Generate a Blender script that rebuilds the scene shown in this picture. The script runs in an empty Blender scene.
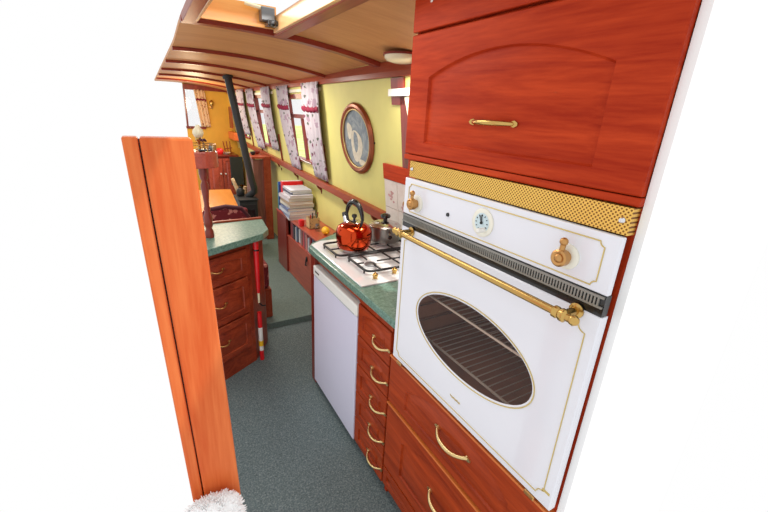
import bpy, bmesh, math, random
from mathutils import Vector, Matrix
random.seed(7)
S = bpy.context.scene
COL = S.collection
PI = math.pi

# ------------------------------------------------------------------ materials
def lin(c):
    r = []
    for v in c:
        v = v/255.0
        r.append(v/12.92 if v <= .04045 else ((v+.055)/1.055)**2.4)
    return (*r, 1.0)

def new_mat(name):
    m = bpy.data.materials.new(name); m.use_nodes = True
    nt = m.node_tree
    return m, nt, nt.nodes['Principled BSDF']

def plain(name, c, rough=.5, metal=0., coat=0., bump=0., bscale=200., vary=0.06, emit=None):
    m, nt, b = new_mat(name)
    b.inputs['Roughness'].default_value = rough
    b.inputs['Metallic'].default_value = metal
    b.inputs['Coat Weight'].default_value = coat
    tc = nt.nodes.new('ShaderNodeTexCoord'); n = nt.nodes.new('ShaderNodeTexNoise')
    n.inputs['Scale'].default_value = 9; n.inputs['Detail'].default_value = 4
    nt.links.new(tc.outputs['Object'], n.inputs['Vector'])
    cr = nt.nodes.new('ShaderNodeValToRGB')
    a = lin(c)
    cr.color_ramp.elements[0].position = .3; cr.color_ramp.elements[1].position = .7
    cr.color_ramp.elements[0].color = (*[max(0, x*(1-vary)) for x in a[:3]], 1)
    cr.color_ramp.elements[1].color = (*[min(1, x*(1+vary)) for x in a[:3]], 1)
    nt.links.new(n.outputs['Fac'], cr.inputs['Fac']); nt.links.new(cr.outputs['Color'], b.inputs['Base Color'])
    if bump:
        n2 = nt.nodes.new('ShaderNodeTexNoise'); n2.inputs['Scale'].default_value = bscale
        nt.links.new(tc.outputs['Object'], n2.inputs['Vector'])
        bp = nt.nodes.new('ShaderNodeBump'); bp.inputs['Strength'].default_value = bump; bp.inputs['Distance'].default_value = .003
        nt.links.new(n2.outputs['Fac'], bp.inputs['Height']); nt.links.new(bp.outputs['Normal'], b.inputs['Normal'])
    if emit:
        b.inputs['Emission Color'].default_value = lin(c); b.inputs['Emission Strength'].default_value = emit
    return m

def wood(name, c1, c2, axis='Y', rough=.32, coat=.3, scale=1.0, contrast=(.32, .7), spec=.4):
    m, nt, b = new_mat(name)
    b.inputs['Roughness'].default_value = rough; b.inputs['Coat Weight'].default_value = coat
    b.inputs['Coat Roughness'].default_value = .18
    b.inputs['Specular IOR Level'].default_value = spec
    tc = nt.nodes.new('ShaderNodeTexCoord'); mp = nt.nodes.new('ShaderNodeMapping')
    sc = {'X': (1.2, 14, 14), 'Y': (14, 1.2, 14), 'Z': (14, 14, 1.2)}[axis]
    mp.inputs['Scale'].default_value = [v*scale for v in sc]
    nt.links.new(tc.outputs['Object'], mp.inputs['Vector'])
    n = nt.nodes.new('ShaderNodeTexNoise'); n.inputs['Scale'].default_value = 1.3; n.inputs['Detail'].default_value = 8
    n.inputs['Roughness'].default_value = .62; n.inputs['Distortion'].default_value = .9
    nt.links.new(mp.outputs['Vector'], n.inputs['Vector'])
    n2 = nt.nodes.new('ShaderNodeTexNoise'); n2.inputs['Scale'].default_value = 9; n2.inputs['Detail'].default_value = 3
    nt.links.new(mp.outputs['Vector'], n2.inputs['Vector'])
    mx = nt.nodes.new('ShaderNodeMix'); mx.data_type = 'FLOAT'; mx.inputs['Factor'].default_value = .25
    nt.links.new(n.outputs['Fac'], mx.inputs['A']); nt.links.new(n2.outputs['Fac'], mx.inputs['B'])
    cr = nt.nodes.new('ShaderNodeValToRGB')
    cr.color_ramp.elements[0].position = contrast[0]; cr.color_ramp.elements[1].position = contrast[1]
    cr.color_ramp.elements[0].color = lin(c1); cr.color_ramp.elements[1].color = lin(c2)
    nt.links.new(mx.outputs['Result'], cr.inputs['Fac']); nt.links.new(cr.outputs['Color'], b.inputs['Base Color'])
    bp = nt.nodes.new('ShaderNodeBump'); bp.inputs['Strength'].default_value = .12; bp.inputs['Distance'].default_value = .002
    nt.links.new(n2.outputs['Fac'], bp.inputs['Height']); nt.links.new(bp.outputs['Normal'], b.inputs['Normal'])
    return m

def speckle(name, base, stops, scale=60, rough=.4, bump=0., detail=6, coat=0., dist=.4):
    m, nt, b = new_mat(name)
    b.inputs['Roughness'].default_value = rough; b.inputs['Coat Weight'].default_value = coat
    tc = nt.nodes.new('ShaderNodeTexCoord'); n = nt.nodes.new('ShaderNodeTexNoise')
    n.inputs['Scale'].default_value = scale; n.inputs['Detail'].default_value = detail; n.inputs['Roughness'].default_value = .7
    n.inputs['Distortion'].default_value = dist
    nt.links.new(tc.outputs['Object'], n.inputs['Vector'])
    cr = nt.nodes.new('ShaderNodeValToRGB')
    e = cr.color_ramp.elements
    e[0].position = stops[0][0]; e[0].color = lin(stops[0][1])
    e[1].position = stops[-1][0]; e[1].color = lin(stops[-1][1])
    for p, c in stops[1:-1]:
        k = e.new(p); k.color = lin(c)
    nt.links.new(n.outputs['Fac'], cr.inputs['Fac']); nt.links.new(cr.outputs['Color'], b.inputs['Base Color'])
    if bump:
        bp = nt.nodes.new('ShaderNodeBump'); bp.inputs['Strength'].default_value = bump; bp.inputs['Distance'].default_value = .004
        nt.links.new(n.outputs['Fac'], bp.inputs['Height']); nt.links.new(bp.outputs['Normal'], b.inputs['Normal'])
    return m

def floral(name, base, spots, scale=22, sheer=0.):
    """printed cloth: ground colour with scattered flower blobs and small leaves"""
    m, nt, b = new_mat(name)
    b.inputs['Roughness'].default_value = .85
    tc = nt.nodes.new('ShaderNodeTexCoord')
    last = None
    for i, (c, sc, th) in enumerate(spots):
        v = nt.nodes.new('ShaderNodeTexVoronoi'); v.inputs['Scale'].default_value = scale*sc
        mp = nt.nodes.new('ShaderNodeMapping'); mp.inputs['Location'].default_value = (i*3.1, i*1.7, i*.9)
        ns = nt.nodes.new('ShaderNodeTexNoise'); ns.inputs['Scale'].default_value = 60
        nt.links.new(tc.outputs['Object'], mp.inputs['Vector'])
        ad = nt.nodes.new('ShaderNodeMix'); ad.data_type = 'VECTOR'; ad.inputs['Factor'].default_value = .03
        nt.links.new(mp.outputs['Vector'], ad.inputs['A']); nt.links.new(tc.outputs['Object'], ns.inputs['Vector'])
        nt.links.new(ns.outputs['Color'], ad.inputs['B']); nt.links.new(ad.outputs['Result'], v.inputs['Vector'])
        cr = nt.nodes.new('ShaderNodeValToRGB'); cr.color_ramp.elements[0].position = th; cr.color_ramp.elements[1].position = th+.06
        cr.color_ramp.elements[0].color = (1, 1, 1, 1); cr.color_ramp.elements[1].color = (0, 0, 0, 1)
        nt.links.new(v.outputs['Distance'], cr.inputs['Fac'])
        mx = nt.nodes.new('ShaderNodeMix'); mx.data_type = 'RGBA'
        nt.links.new(cr.outputs['Color'], mx.inputs['Factor'])
        if last is None: mx.inputs['A'].default_value = lin(base)
        else: nt.links.new(last, mx.inputs['A'])
        mx.inputs['B'].default_value = lin(c); last = mx.outputs['Result']
    nt.links.new(last, b.inputs['Base Color'])
    return m

def glass(name, tint=(255, 255, 255), gloss=.05, rough=.02):
    m = bpy.data.materials.new(name); m.use_nodes = True; nt = m.node_tree
    for n in list(nt.nodes): nt.nodes.remove(n)
    o = nt.nodes.new('ShaderNodeOutputMaterial'); t = nt.nodes.new('ShaderNodeBsdfTransparent'); g = nt.nodes.new('ShaderNodeBsdfGlossy')
    t.inputs['Color'].default_value = lin(tint); g.inputs['Roughness'].default_value = rough
    lw0 = nt.nodes.new('ShaderNodeLayerWeight'); lw0.inputs['Blend'].default_value = .5
    p5 = nt.nodes.new('ShaderNodeMath'); p5.operation = 'POWER'; p5.inputs[1].default_value = 5
    ma = nt.nodes.new('ShaderNodeMath'); ma.operation = 'MULTIPLY_ADD'; ma.inputs[1].default_value = .9; ma.inputs[2].default_value = gloss
    p5.inputs[1].default_value = 8; nt.links.new(lw0.outputs['Facing'], p5.inputs[0]); nt.links.new(p5.outputs[0], ma.inputs[0])
    mx = nt.nodes.new('ShaderNodeMixShader')
    nt.links.new(ma.outputs[0], mx.inputs['Fac']); nt.links.new(t.outputs[0], mx.inputs[1]); nt.links.new(g.outputs[0], mx.inputs[2])
    nt.links.new(mx.outputs[0], o.inputs['Surface'])
    return m

def perforated(name, c, hole):
    m, nt, b = new_mat(name)
    b.inputs['Metallic'].default_value = .75; b.inputs['Roughness'].default_value = .38
    tc = nt.nodes.new('ShaderNodeTexCoord'); mp = nt.nodes.new('ShaderNodeMapping')
    mp.inputs['Rotation'].default_value = (PI/4, 0, 0); mp.inputs['Scale'].default_value = (1, 165, 165)
    sep = nt.nodes.new('ShaderNodeSeparateXYZ')
    nt.links.new(tc.outputs['Object'], mp.inputs['Vector']); nt.links.new(mp.outputs['Vector'], sep.inputs[0])
    outs = []
    for ax in ('Y', 'Z'):
        f = nt.nodes.new('ShaderNodeMath'); f.operation = 'FRACT'; nt.links.new(sep.outputs[ax], f.inputs[0])
        s = nt.nodes.new('ShaderNodeMath'); s.operation = 'SUBTRACT'; s.inputs[1].default_value = .5; nt.links.new(f.outputs[0], s.inputs[0])
        p = nt.nodes.new('ShaderNodeMath'); p.operation = 'POWER'; p.inputs[1].default_value = 2
        a = nt.nodes.new('ShaderNodeMath'); a.operation = 'ABSOLUTE'; nt.links.new(s.outputs[0], a.inputs[0]); nt.links.new(a.outputs[0], p.inputs[0])
        outs.append(p.outputs[0])
    ad = nt.nodes.new('ShaderNodeMath'); ad.operation = 'ADD'; nt.links.new(outs[0], ad.inputs[0]); nt.links.new(outs[1], ad.inputs[1])
    cr = nt.nodes.new('ShaderNodeValToRGB'); cr.color_ramp.elements[0].position = .07; cr.color_ramp.elements[1].position = .12
    cr.color_ramp.elements[0].color = lin(hole); cr.color_ramp.elements[1].color = lin(c)
    nt.links.new(ad.outputs[0], cr.inputs['Fac']); nt.links.new(cr.outputs['Color'], b.inputs['Base Color'])
    bp = nt.nodes.new('ShaderNodeBump'); bp.inputs['Strength'].default_value = .5; bp.inputs['Distance'].default_value = .002
    nt.links.new(cr.outputs['Color'], bp.inputs['Height']); nt.links.new(bp.outputs['Normal'], b.inputs['Normal'])
    return m

M = dict(
 towerY=wood('mahogany_grain_along', (150, 34, 12), (206, 74, 34), 'Y', coat=0, spec=.1, rough=.45),
 towerZ=wood('mahogany_grain_up', (146, 34, 12), (198, 70, 32), 'Z', coat=0, spec=.1, rough=.45),
 baseY=wood('cherry_grain_along', (124, 38, 12), (188, 74, 32), 'Y', coat=.04, spec=.15),
 baseZ=wood('cherry_grain_up', (122, 38, 14), (180, 70, 32), 'Z', coat=.04, spec=.15),
 leftY=wood('brown_cabinet_wood', (112, 38, 22), (176, 74, 42), 'X', coat=.1, spec=.25),
 darkred=wood('dark_red_wood', (104, 34, 26), (150, 56, 42), 'Z'),
 litedge=wood('lit_edge_wood', (196, 96, 40), (232, 136, 66), 'Y'),  # lighter orange paints the light caught by the drawer top edges
 rail=wood('rail_wood', (130, 54, 34), (170, 82, 56), 'Y', coat=.02, spec=.15),
 beam=wood('beam_wood', (120, 44, 32), (160, 70, 50), 'X', coat=0, spec=.15),
 ply=wood('ceiling_ply', (188, 128, 78), (214, 156, 102), 'X', rough=.5, coat=0, spec=.2, scale=.6, contrast=(.3, .75)),
 hatch=wood('hatch_pine', (214, 136, 60), (240, 176, 92), 'X', scale=.5),
 hatchs=wood('hatch_side_pine', (206, 150, 96), (232, 184, 126), 'Y', scale=.5),
 post=wood('orange_pine', (206, 80, 30), (244, 142, 80), 'Z', scale=.7, coat=0, spec=.15),
 table=wood('orange_table_wood', (214, 124, 40), (236, 156, 70), 'Y'),
 weather=wood('weathered_wood', (96, 56, 48), (150, 98, 84), 'Z', scale=.8, rough=.6, coat=0),
 shelfw=wood('red_shelf_wood', (150, 58, 44), (196, 92, 68), 'Y'),
 yellow=plain('yellow_paint', (220, 212, 128), .6, vary=.03),
 ochre=plain('ochre_paint', (232, 178, 62), .6, vary=.04),
 white_paint=plain('white_melamine', (250, 250, 250), .45, vary=.0),
 enamel=plain('white_enamel', (232, 233, 241), .16, coat=.4, vary=.01),
 hobwhite=plain('hob_enamel', (238, 240, 240), .14, coat=.4, vary=.01),
 fridge=plain('fridge_white', (222, 220, 240), .35, vary=.01),
 fridgetrim=plain('fridge_trim', (240, 238, 232), .35, vary=.01),
 fridgegrey=plain('fridge_top_grey', (186, 190, 192), .4, vary=.02),
 brass=plain('brass', (200, 164, 96), .24, 1., vary=.08),
 oldbrass=plain('aged_brass', (196, 148, 92), .3, 1., vary=.12),
 handle=plain('pale_brass', (222, 196, 140), .3, 1., vary=.08),
 gold=plain('gold_line', (214, 190, 120), .4, .3, vary=.03),
 black=plain('black_iron', (26, 26, 28), .5, vary=.1, bump=.2),
 blackgloss=plain('black_plastic', (22, 22, 24), .22, coat=.3),
 flue=plain('flue_black', (34, 37, 39), .55, vary=.1),
 grill=plain('vent_metal', (150, 148, 142), .4, .6),
 cavity=plain('oven_enamel', (190, 142, 118), .3, vary=.2),
 chrome=plain('chrome', (225, 225, 228), .12, 1.),
 steel=plain('pan_steel', (205, 203, 200), .2, 1., vary=.08),
 pandark=plain('pan_body', (158, 156, 152), .3, .9, vary=.1), rackwire=plain('rack_wire', (236, 234, 226), .3, .3),
 copper=plain('copper_red', (204, 70, 34), .14, 1., vary=.2),
 green=speckle('green_laminate', None, [(.3, (52, 88, 78)), (.45, (92, 130, 116)), (.58, (116, 150, 136)), (.72, (158, 180, 166))], 80, .3, coat=.1),
 carpet=speckle('carpet', None, [(.3, (66, 80, 83)), (.5, (98, 112, 113)), (.7, (138, 150, 150))], 140, .95, bump=.6, detail=4),
 carpetfar=speckle('carpet_far', None, [(.3, (84, 102, 98)), (.5, (104, 122, 116)), (.7, (128, 142, 136))], 140, .95, bump=.6, detail=4),
 grass=speckle('grass', None, [(.3, (170, 200, 90)), (.5, (200, 224, 130)), (.7, (226, 240, 175))], 2.2, .9),
 curtain=floral('floral_curtain', (184, 176, 184), [((160, 138, 154), .5, .28), ((116, 66, 88), .6, .17), ((88, 94, 86), .75, .19)]),
 curtainwarm=floral('floral_curtain_warm', (226, 190, 150), [((150, 70, 60), .9, .18), ((120, 96, 66), 1.4, .15)]),
 maroon=plain('maroon_trim', (132, 20, 54), .8),
 maroonf=floral('maroon_floral', (110, 26, 36), [((196, 130, 120), .8, .26), ((150, 60, 70), 1.5, .2)]),
 rail_white=plain('cream_plastic', (236, 228, 208), .5),
 lampglass=plain('cream_lamp_glass', (236, 226, 190), .25, coat=.3),
 paneg=glass('window_glass'), oveng=glass('smoked_oven_glass', (225, 212, 204), gloss=.035), clearg=glass('clear_glass', (235, 240, 238)),
 mesh=perforated('perforated_brass', (240, 196, 100), (130, 84, 36)),
 tile=speckle('cream_tile', None, [(.3, (214, 200, 192)), (.6, (232, 222, 214)), (.8, (240, 232, 226))], 8, .25),
 tilepink=plain('pink_flower_print', (190, 140, 138), .3),
 grout=plain('grout', (196, 184, 172), .8),
 towel=plain('white_fleece', (255, 255, 255), .95, vary=0, bump=.3),
 red=plain('red_gloss', (220, 20, 28), .3, coat=.3),
 redf=plain('red_binder', (222, 34, 38), .4),
 white=plain('white_plain', (240, 238, 232), .5),
 paper=plain('page_paper', (218, 218, 214), .8, bump=.3),
 yel=plain('lemon_yellow', (246, 190, 30), .4),
 cork=floral('kraft_patterned_card', (200, 168, 118), [((90, 60, 40), 1.6, .2)], 30),
 bluepic=speckle('picture_ground', None, [(.3, (88, 98, 108)), (.5, (124, 134, 140)), (.7, (168, 172, 168))], 9, .3, dist=2.),
 cream=speckle('picture_cream', None, [(.3, (196, 184, 160)), (.7, (232, 224, 202))], 20, .4),
 copperframe=plain('copper_frame', (146, 76, 44), .3, .5, vary=.25),
 logs=wood('firewood', (196, 160, 112), (232, 204, 160), 'Y', rough=.8, coat=0),
 pink=plain('pink_sticker', (240, 60, 130), .4), grey=plain('grey_metal', (120, 122, 124), .35, .6),
 dial=plain('dial_blue', (206, 226, 232), .3), creamring=plain('cream_ring', (238, 236, 222), .3),
 plum=plain('dark_plum', (70, 20, 36), .7),
)

# ------------------------------------------------------------------ mesh building
class MB:
    def __init__(s): s.bm = bmesh.new()
    def box(s, x0, x1, y0, y1, z0, z1, mat=None):
        vs = [s.bm.verts.new((x, y, z)) for x in (x0, x1) for y in (y0, y1) for z in (z0, z1)]
        for f in ((0, 1, 3, 2), (4, 6, 7, 5), (0, 4, 5, 1), (2, 3, 7, 6), (0, 2, 6, 4), (1, 5, 7, 3)):
            s.bm.faces.new([vs[i] for i in f])
        if mat is not None:
            for v in vs: v.co = mat @ v.co
        return s
    def loops(s, loops, cap0=False, cap1=False, closed=True):
        L = [[s.bm.verts.new(p) for p in lp] for lp in loops]
        for a, b in zip(L, L[1:]):
            n = len(a)
            for i in range(n if closed else n-1):
                j = (i+1) % n
                try: s.bm.faces.new((a[i], a[j], b[j], b[i]))
                except ValueError: pass
        if cap0: s.bm.faces.new(list(reversed(L[0])))
        if cap1: s.bm.faces.new(L[-1])
        return s
    def prism(s, pts, z0, z1):
        return s.loops([[(x, y, z0) for x, y in pts], [(x, y, z1) for x, y in pts]], True, True)
    def lathe(s, prof, c=(0, 0, 0), n=28, M4=None, cap=True):
        lp = []
        for r, z in prof:
            ring = [Vector((r*math.cos(2*PI*i/n), r*math.sin(2*PI*i/n), z)) for i in range(n)]
            if M4 is not None: ring = [M4 @ v for v in ring]
            lp.append([v + Vector(c) for v in ring])
        return s.loops(lp, cap, cap)
    def tube(s, pts, r, n=10, closed=False, rs=None):
        P = [Vector(p) for p in pts]; N = len(P); lp = []
        up = None
        for i in range(N):
            if closed: t = P[(i+1) % N]-P[i-1]
            else: t = P[min(i+1, N-1)]-P[max(i-1, 0)]
            t.normalize()
            if up is None:
                up = Vector((0, 0, 1)) if abs(t.z) < .9 else Vector((1, 0, 0))
            a = t.cross(up)
            if a.length < 1e-5: a = t.cross(Vector((1, .3, 0)))
            a.normalize(); b = a.cross(t).normalized(); up = b
            rr = rs[i] if rs else r
            lp.append([P[i]+a*(rr*math.cos(2*PI*k/n))+b*(rr*math.sin(2*PI*k/n)) for k in range(n)])
        if closed:
            lp.append(lp[0]); return s.loops(lp)
        return s.loops(lp, True, True)
    def ball(s, c, r, sc=(1, 1, 1), n=16):
        mt = Matrix.Translation(c) @ Matrix.Diagonal((*[v*r for v in sc], 1))
        bmesh.ops.create_uvsphere(s.bm, u_segments=n, v_segments=n//2+2, radius=1, matrix=mt); return s
    def build(s, name, mat, parent=None, bevel=0, smooth=None, solid=0, sub=0):
        bmesh.ops.remove_doubles(s.bm, verts=s.bm.verts, dist=1e-6)
        bmesh.ops.recalc_face_normals(s.bm, faces=s.bm.faces)
        if parent is not None: o0 = world(parent)
        else:
            xs = [v.co for v in s.bm.verts]
            o0 = Vector(((min(v.x for v in xs)+max(v.x for v in xs))/2, (min(v.y for v in xs)+max(v.y for v in xs))/2, min(v.z for v in xs)))
        for v in s.bm.verts: v.co -= o0
        if smooth is not None:
            for f in s.bm.faces: f.smooth = True
            for e in s.bm.edges:
                if len(e.link_faces) == 2 and e.calc_face_angle(0) > math.radians(smooth): e.smooth = False
        me = bpy.data.meshes.new(name); s.bm.to_mesh(me); s.bm.free()
        o = bpy.data.objects.new(name, me); COL.objects.link(o)
        if isinstance(mat, str): mat = M[mat]
        me.materials.append(mat)
        if parent is not None: o.parent = parent
        else: o.location = o0
        if solid:
            md = o.modifiers.new('solid', 'SOLIDIFY'); md.thickness = solid; md.offset = 0
        if bevel:
            md = o.modifiers.new('bevel', 'BEVEL'); md.width = bevel; md.segments = 2; md.limit_method = 'ANGLE'; md.angle_limit = .6
        if sub:
            md = o.modifiers.new('sub', 'SUBSURF'); md.levels = sub; md.render_levels = sub
        return o
def world(o):
    v = Vector(o.location)
    while o.parent: o = o.parent; v += Vector(o.location)
    return v
def box(*a): return MB().box(*a)
def tag(o, label, cat, group=None):
    o['label'] = label; o['category'] = cat
    if group: o['group'] = group
    return o
def thing(name, label, cat, loc, group=None):
    o = bpy.data.objects.new(name, None); COL.objects.link(o); o.location = loc; o.empty_display_size = .05
    return tag(o, label, cat, group)
def struct(o): o['kind'] = 'structure'; return o

def frame(o, u, n):
    o = Vector(o); u = Vector(u).normalized(); n = Vector(n).normalized(); z = Vector((0, 0, 1))
    return lambda a, b, c: o+u*a+z*b+n*c

def arch_front(F, u0, u1, v0, v1, th, m=.045, rise=.0, bottom=None, mt=None, groove=.007, field=.022):
    """one cabinet front: slab with a grooved raised panel (curved top), outward = +n"""
    mb = MB(); nb, ns, nt_ = 10, 6, 22
    mbm = bottom if bottom is not None else m
    def loop(a0, a1, b0, b1, rs):
        pts = []
        for i in range(nb): pts.append((a0+(a1-a0)*i/nb, b0))
        for i in range(ns): pts.append((a1, b0+(b1-rs-b0)*i/ns))
        for i in range(nt_):
            t = i/nt_; pts.append((a1+(a0-a1)*t, b1-rs*(2*t-1)**2))
        for i in range(ns): pts.append((a0, (b1-rs)+(b0-(b1-rs))*i/ns))
        return pts
    L = []
    def add(pts, d): L.append([F(a, b, d) for a, b in pts])
    add(loop(u0, u1, v0, v1, 0), 0)
    add(loop(u0, u1, v0, v1, 0), th-.003)
    e = .003
    add(loop(u0+e, u1-e, v0+e, v1-e, 0), th)
    p = (u0+m, u1-m, v0+mbm, v1-(m if mt is None else mt))
    add(loop(*p, rise), th)
    q = .004
    add(loop(p[0]+q, p[1]-q, p[2]+q, p[3]-q, rise), th-groove)
    q = .009
    add(loop(p[0]+q, p[1]-q, p[2]+q, p[3]-q, rise), th-groove)
    q = .009+field
    add(loop(p[0]+q, p[1]-q, p[2]+q, p[3]-q, rise*.9), th-.001)
    mb.loops(L, True, True)
    return mb

def bow_handle(F, uc, vc, half, th, out=.026, r=.0045, drop=.0, end=.007):
    mb = MB()
    pts = [F(uc-half, vc, th-.002)]
    for i in range(15):
        t = -1+2*i/14
        pts.append(F(uc+half*t, vc-drop*(1-t*t), th+out*(1-abs(t)**2.6)+.003))
    pts.append(F(uc+half, vc, th-.002))
    mb.tube(pts, r, 8, rs=[r*1.3]+[r*(1.0+.35*(1-abs(-1+2*i/14))) for i in range(15)]+[r*1.3])
    for sg in (-1, 1): mb.ball(F(uc+sg*half, vc, th+.002), end, (.8, .8, .8), 10)
    return mb

# ------------------------------------------------------------------ setting
CUT = .20                                    # the half of the cabin the photo shows
def zc(x, y):
    q = min(1, max(0, (y-2.18)/.7)); q = q*q*(3-2*q)
    return 1.970-.118*(x-.35)**2-.035*q*(1-.42*x)-.004*(y-2.1)
def ceil_piece(mb, x0, x1, y0, y1, nx=10, ny=4, th=.02):
    for k in range(2):
        pass
    g = [[(x0+(x1-x0)*i/nx, y0+(y1-y0)*j/ny) for i in range(nx+1)] for j in range(ny+1)]
    b = [[mb.bm.verts.new((x, y, zc(x, y))) for x, y in r] for r in g]
    t = [[mb.bm.verts.new((x, y, zc(x, y)+th)) for x, y in r] for r in g]
    for j in range(ny):
        for i in range(nx):
            mb.bm.faces.new((b[j][i], b[j][i+1], b[j+1][i+1], b[j+1][i])); mb.bm.faces.new((t[j][i], t[j+1][i], t[j+1][i+1], t[j][i+1]))
    for j in range(ny):
        mb.bm.faces.new((b[j][0], b[j+1][0], t[j+1][0], t[j][0])); mb.bm.faces.new((b[j][nx], t[j][nx], t[j+1][nx], b[j+1][nx]))
    for i in range(nx):
        mb.bm.faces.new((b[0][i], t[0][i], t[0][i+1], b[0][i+1])); mb.bm.faces.new((b[ny][i], b[ny][i+1], t[ny][i+1], t[ny][i]))
mb = MB(); ceil_piece(mb, CUT, 1.27, 2.04, 7.08, 14, 30); ceil_piece(mb, .575, 1.27, .32, 2.04, 10, 4)
struct(mb.build('ceiling', 'ply', smooth=40))
def ceil_bar(x0, x1, y0, y1, d, mat, name='trim_1', parent=None):
    mb = MB(); n = 14; L = []
    if x1-x0 > y1-y0:
        for i in range(n+1):
            x = x0+(x1-x0)*i/n; z = zc(x, (y0+y1)/2)
            L.append([(x, y0, z), (x, y1, z), (x, y1-.004, z-d), (x, y0+.004, z-d)])
    else:
        for i in range(n+1):
            y = y0+(y1-y0)*i/n; zz = min(zc(x0, y), zc(x1, y))
            L.append([(x0, y, zz+.004), (x1, y, zz+.004), (x1-.004, y, zz-d), (x0+.004, y, zz-d)])
    mb.loops(L, True, True)
    return struct(mb.build(name, mat, parent, bevel=.003))
k = 1
for y in (2.94, 3.78, 4.6, 5.4, 6.2):
    ceil_bar(CUT, 1.23, y-.022, y+.022, .02, 'beam', 'trim_%d' % k); k += 1
# hatch: frame under the ceiling, pine well above it, open to the sky
ceil_bar(CUT-.01, 1.22, 2.10, 2.165, .024, 'beam', 'trim_6')
ceil_bar(.585, .655, .60, 2.10, .026, 'rail', 'trim_7')
ceil_bar(CUT-.01, .255, .60, 2.10, .026, 'rail', 'trim_8')
mb = MB(); mb.box(.245, .585, 2.035, 2.055, 1.955, 2.045); struct(mb.build('trim_9', 'hatch', bevel=.002))
mb = MB(); mb.box(.572, .592, .60, 2.045, 1.94, 2.005); struct(mb.build('trim_10', 'hatchs', bevel=.002))
mb = MB(); mb.box(.24, .252, .60, 2.045, 1.94, 2.03); struct(mb.build('trim_11', 'hatchs', bevel=.002))
mb = MB(); mb.box(.252, .575, 2.02, 2.036, 1.952, 1.965); struct(mb.build('trim_12', 'hatch'))

# leaning cabin side above the gunwale
def wx(z): return 1.30-.125*(z-1.0)
def wall_piece(mb, y0, y1, z0, z1, o0=0., o1=.035):
    v = [(wx(z0)+o0, z0), (wx(z1)+o0, z1), (wx(z1)+o1, z1), (wx(z0)+o1, z0)]
    mb.loops([[(x, y0, z) for x, z in v], [(x, y1, z) for x, z in v]], True, True)
WIN = [(1.02, 1.86, 1.36, 1.74), (3.24, 3.98, 1.16, 1.745), (4.56, 5.30, 1.19, 1.765), (5.92, 6.66, 1.20, 1.77)]
mb = MB(); y = .33
ZT = 1.93
for a, b, z0, z1 in WIN:
    wall_piece(mb, y, a, .98, ZT); wall_piece(mb, a, b, .98, z0); wall_piece(mb, a, b, z1, ZT); y = b
wall_piece(mb, y, 7.08, .98, ZT)
struct(mb.build('wall_right', 'yellow'))
struct(box(1.325, 1.36, .33, 7.08, 0, 1.0).build('wall_right_lower', 'yellow'))
for i, (a, b, z0, z1) in enumerate(WIN):
    w = bpy.data.objects.new('window_%d' % (i+1), None); COL.objects.link(w); w.location = (wx(z0), (a+b)/2, z0); w['kind'] = 'structure'
    mb = MB(); t = .035
    wall_piece(mb, a-.005, b+.005, z0-.005, z0+t*.6, -.02, .04); wall_piece(mb, a-.005, b+.005, z1-t, z1+.005, -.01, .04)
    wall_piece(mb, a-.005, a+t, z0, z1, -.01, .04); wall_piece(mb, b-t, b+.005, z0, z1, -.01, .04)
    wall_piece(mb, a+t, b-t, z1-.20, z1-.165, 0, .03)
    if i: wall_piece(mb, (a+b)/2-.012, (a+b)/2+.016, z0, z1-.19, .0, .03)
    mb.build('window_frame', 'darkred' if i else 'weather', w)
    mb = MB(); v_ = [(wx(z)+.016, q, z) for z, q in ((z0+.01, a+t), (z1-t, a+t), (z1-t, b-t), (z0+.01, b-t))]; mb.loops([v_], cap1=True); mb.build('pane', 'paneg', w)
# cornice along the top of the wall
mb = MB(); L = []
for i in range(16):
    y = .33+(7.06-.33)*i/15; zt = zc(1.2, y)+.002; zb = 1.803-.0*(y-2)+.002*(y-2)
    L.append([(1.185, y, zt), (1.26, y, zt), (1.26, y, zb), (1.178, y, zb), (1.178, y, zb+.03)])
mb.loops(L, True, True); struct(mb.build('trim_13', 'rail', bevel=.004))
# dado shelf on the gunwale with corbels
def zd(y): return 1.012+.0295*(y-2.08)
mb = MB(); L = []
for i in range(16):
    y = 2.12+(7.05-2.12)*i/15; z = zd(y)
    L.append([(1.252, y, z), (1.33, y, z), (1.33, y, z-.022), (1.272, y, z-.022), (1.272, y, z-.056), (1.252, y, z-.056)])
mb.loops(L, True, True); dado = struct(mb.build('trim_14', 'rail', bevel=.004))
for y in (2.30, 2.77, 3.345, 4.012, 4.608):
    z = zd(y)-.022
    mb = MB(); p = [(1.326, z), (1.274, z), (1.276, z-.05), (1.29, z-.075), (1.315, z-.095), (1.326, z-.13)]
    mb.loops([[(a, y-.011, b) for a, b in p], [(a, y+.011, b) for a, b in p]], True, True)
    mb.build('corbel', 'darkred', dado, bevel=.002)
for j, y in enumerate((3.12, 3.98, 4.42, 5.30, 5.78)):
    mb = MB(); wall_piece(mb, y-.012, y+.012, zd(y), 1.36, -.014, 0); struct(mb.build('trim_%d' % (15+j), 'darkred'))
mb = MB(); wall_piece(mb, .33, 2.115, 1.237, 1.331, -.02, 0); struct(mb.build('trim_20', 'towerY', bevel=.003))
mb = MB(); wall_piece(mb, 1.86, 1.99, 1.665, 1.80, -.012, 0); struct(mb.build('trim_21', 'darkred'))
mb = MB(); wall_piece(mb, 1.80, 1.90, 1.331, 1.74, -.012, 0); struct(mb.build('trim_22', 'darkred'))
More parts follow.
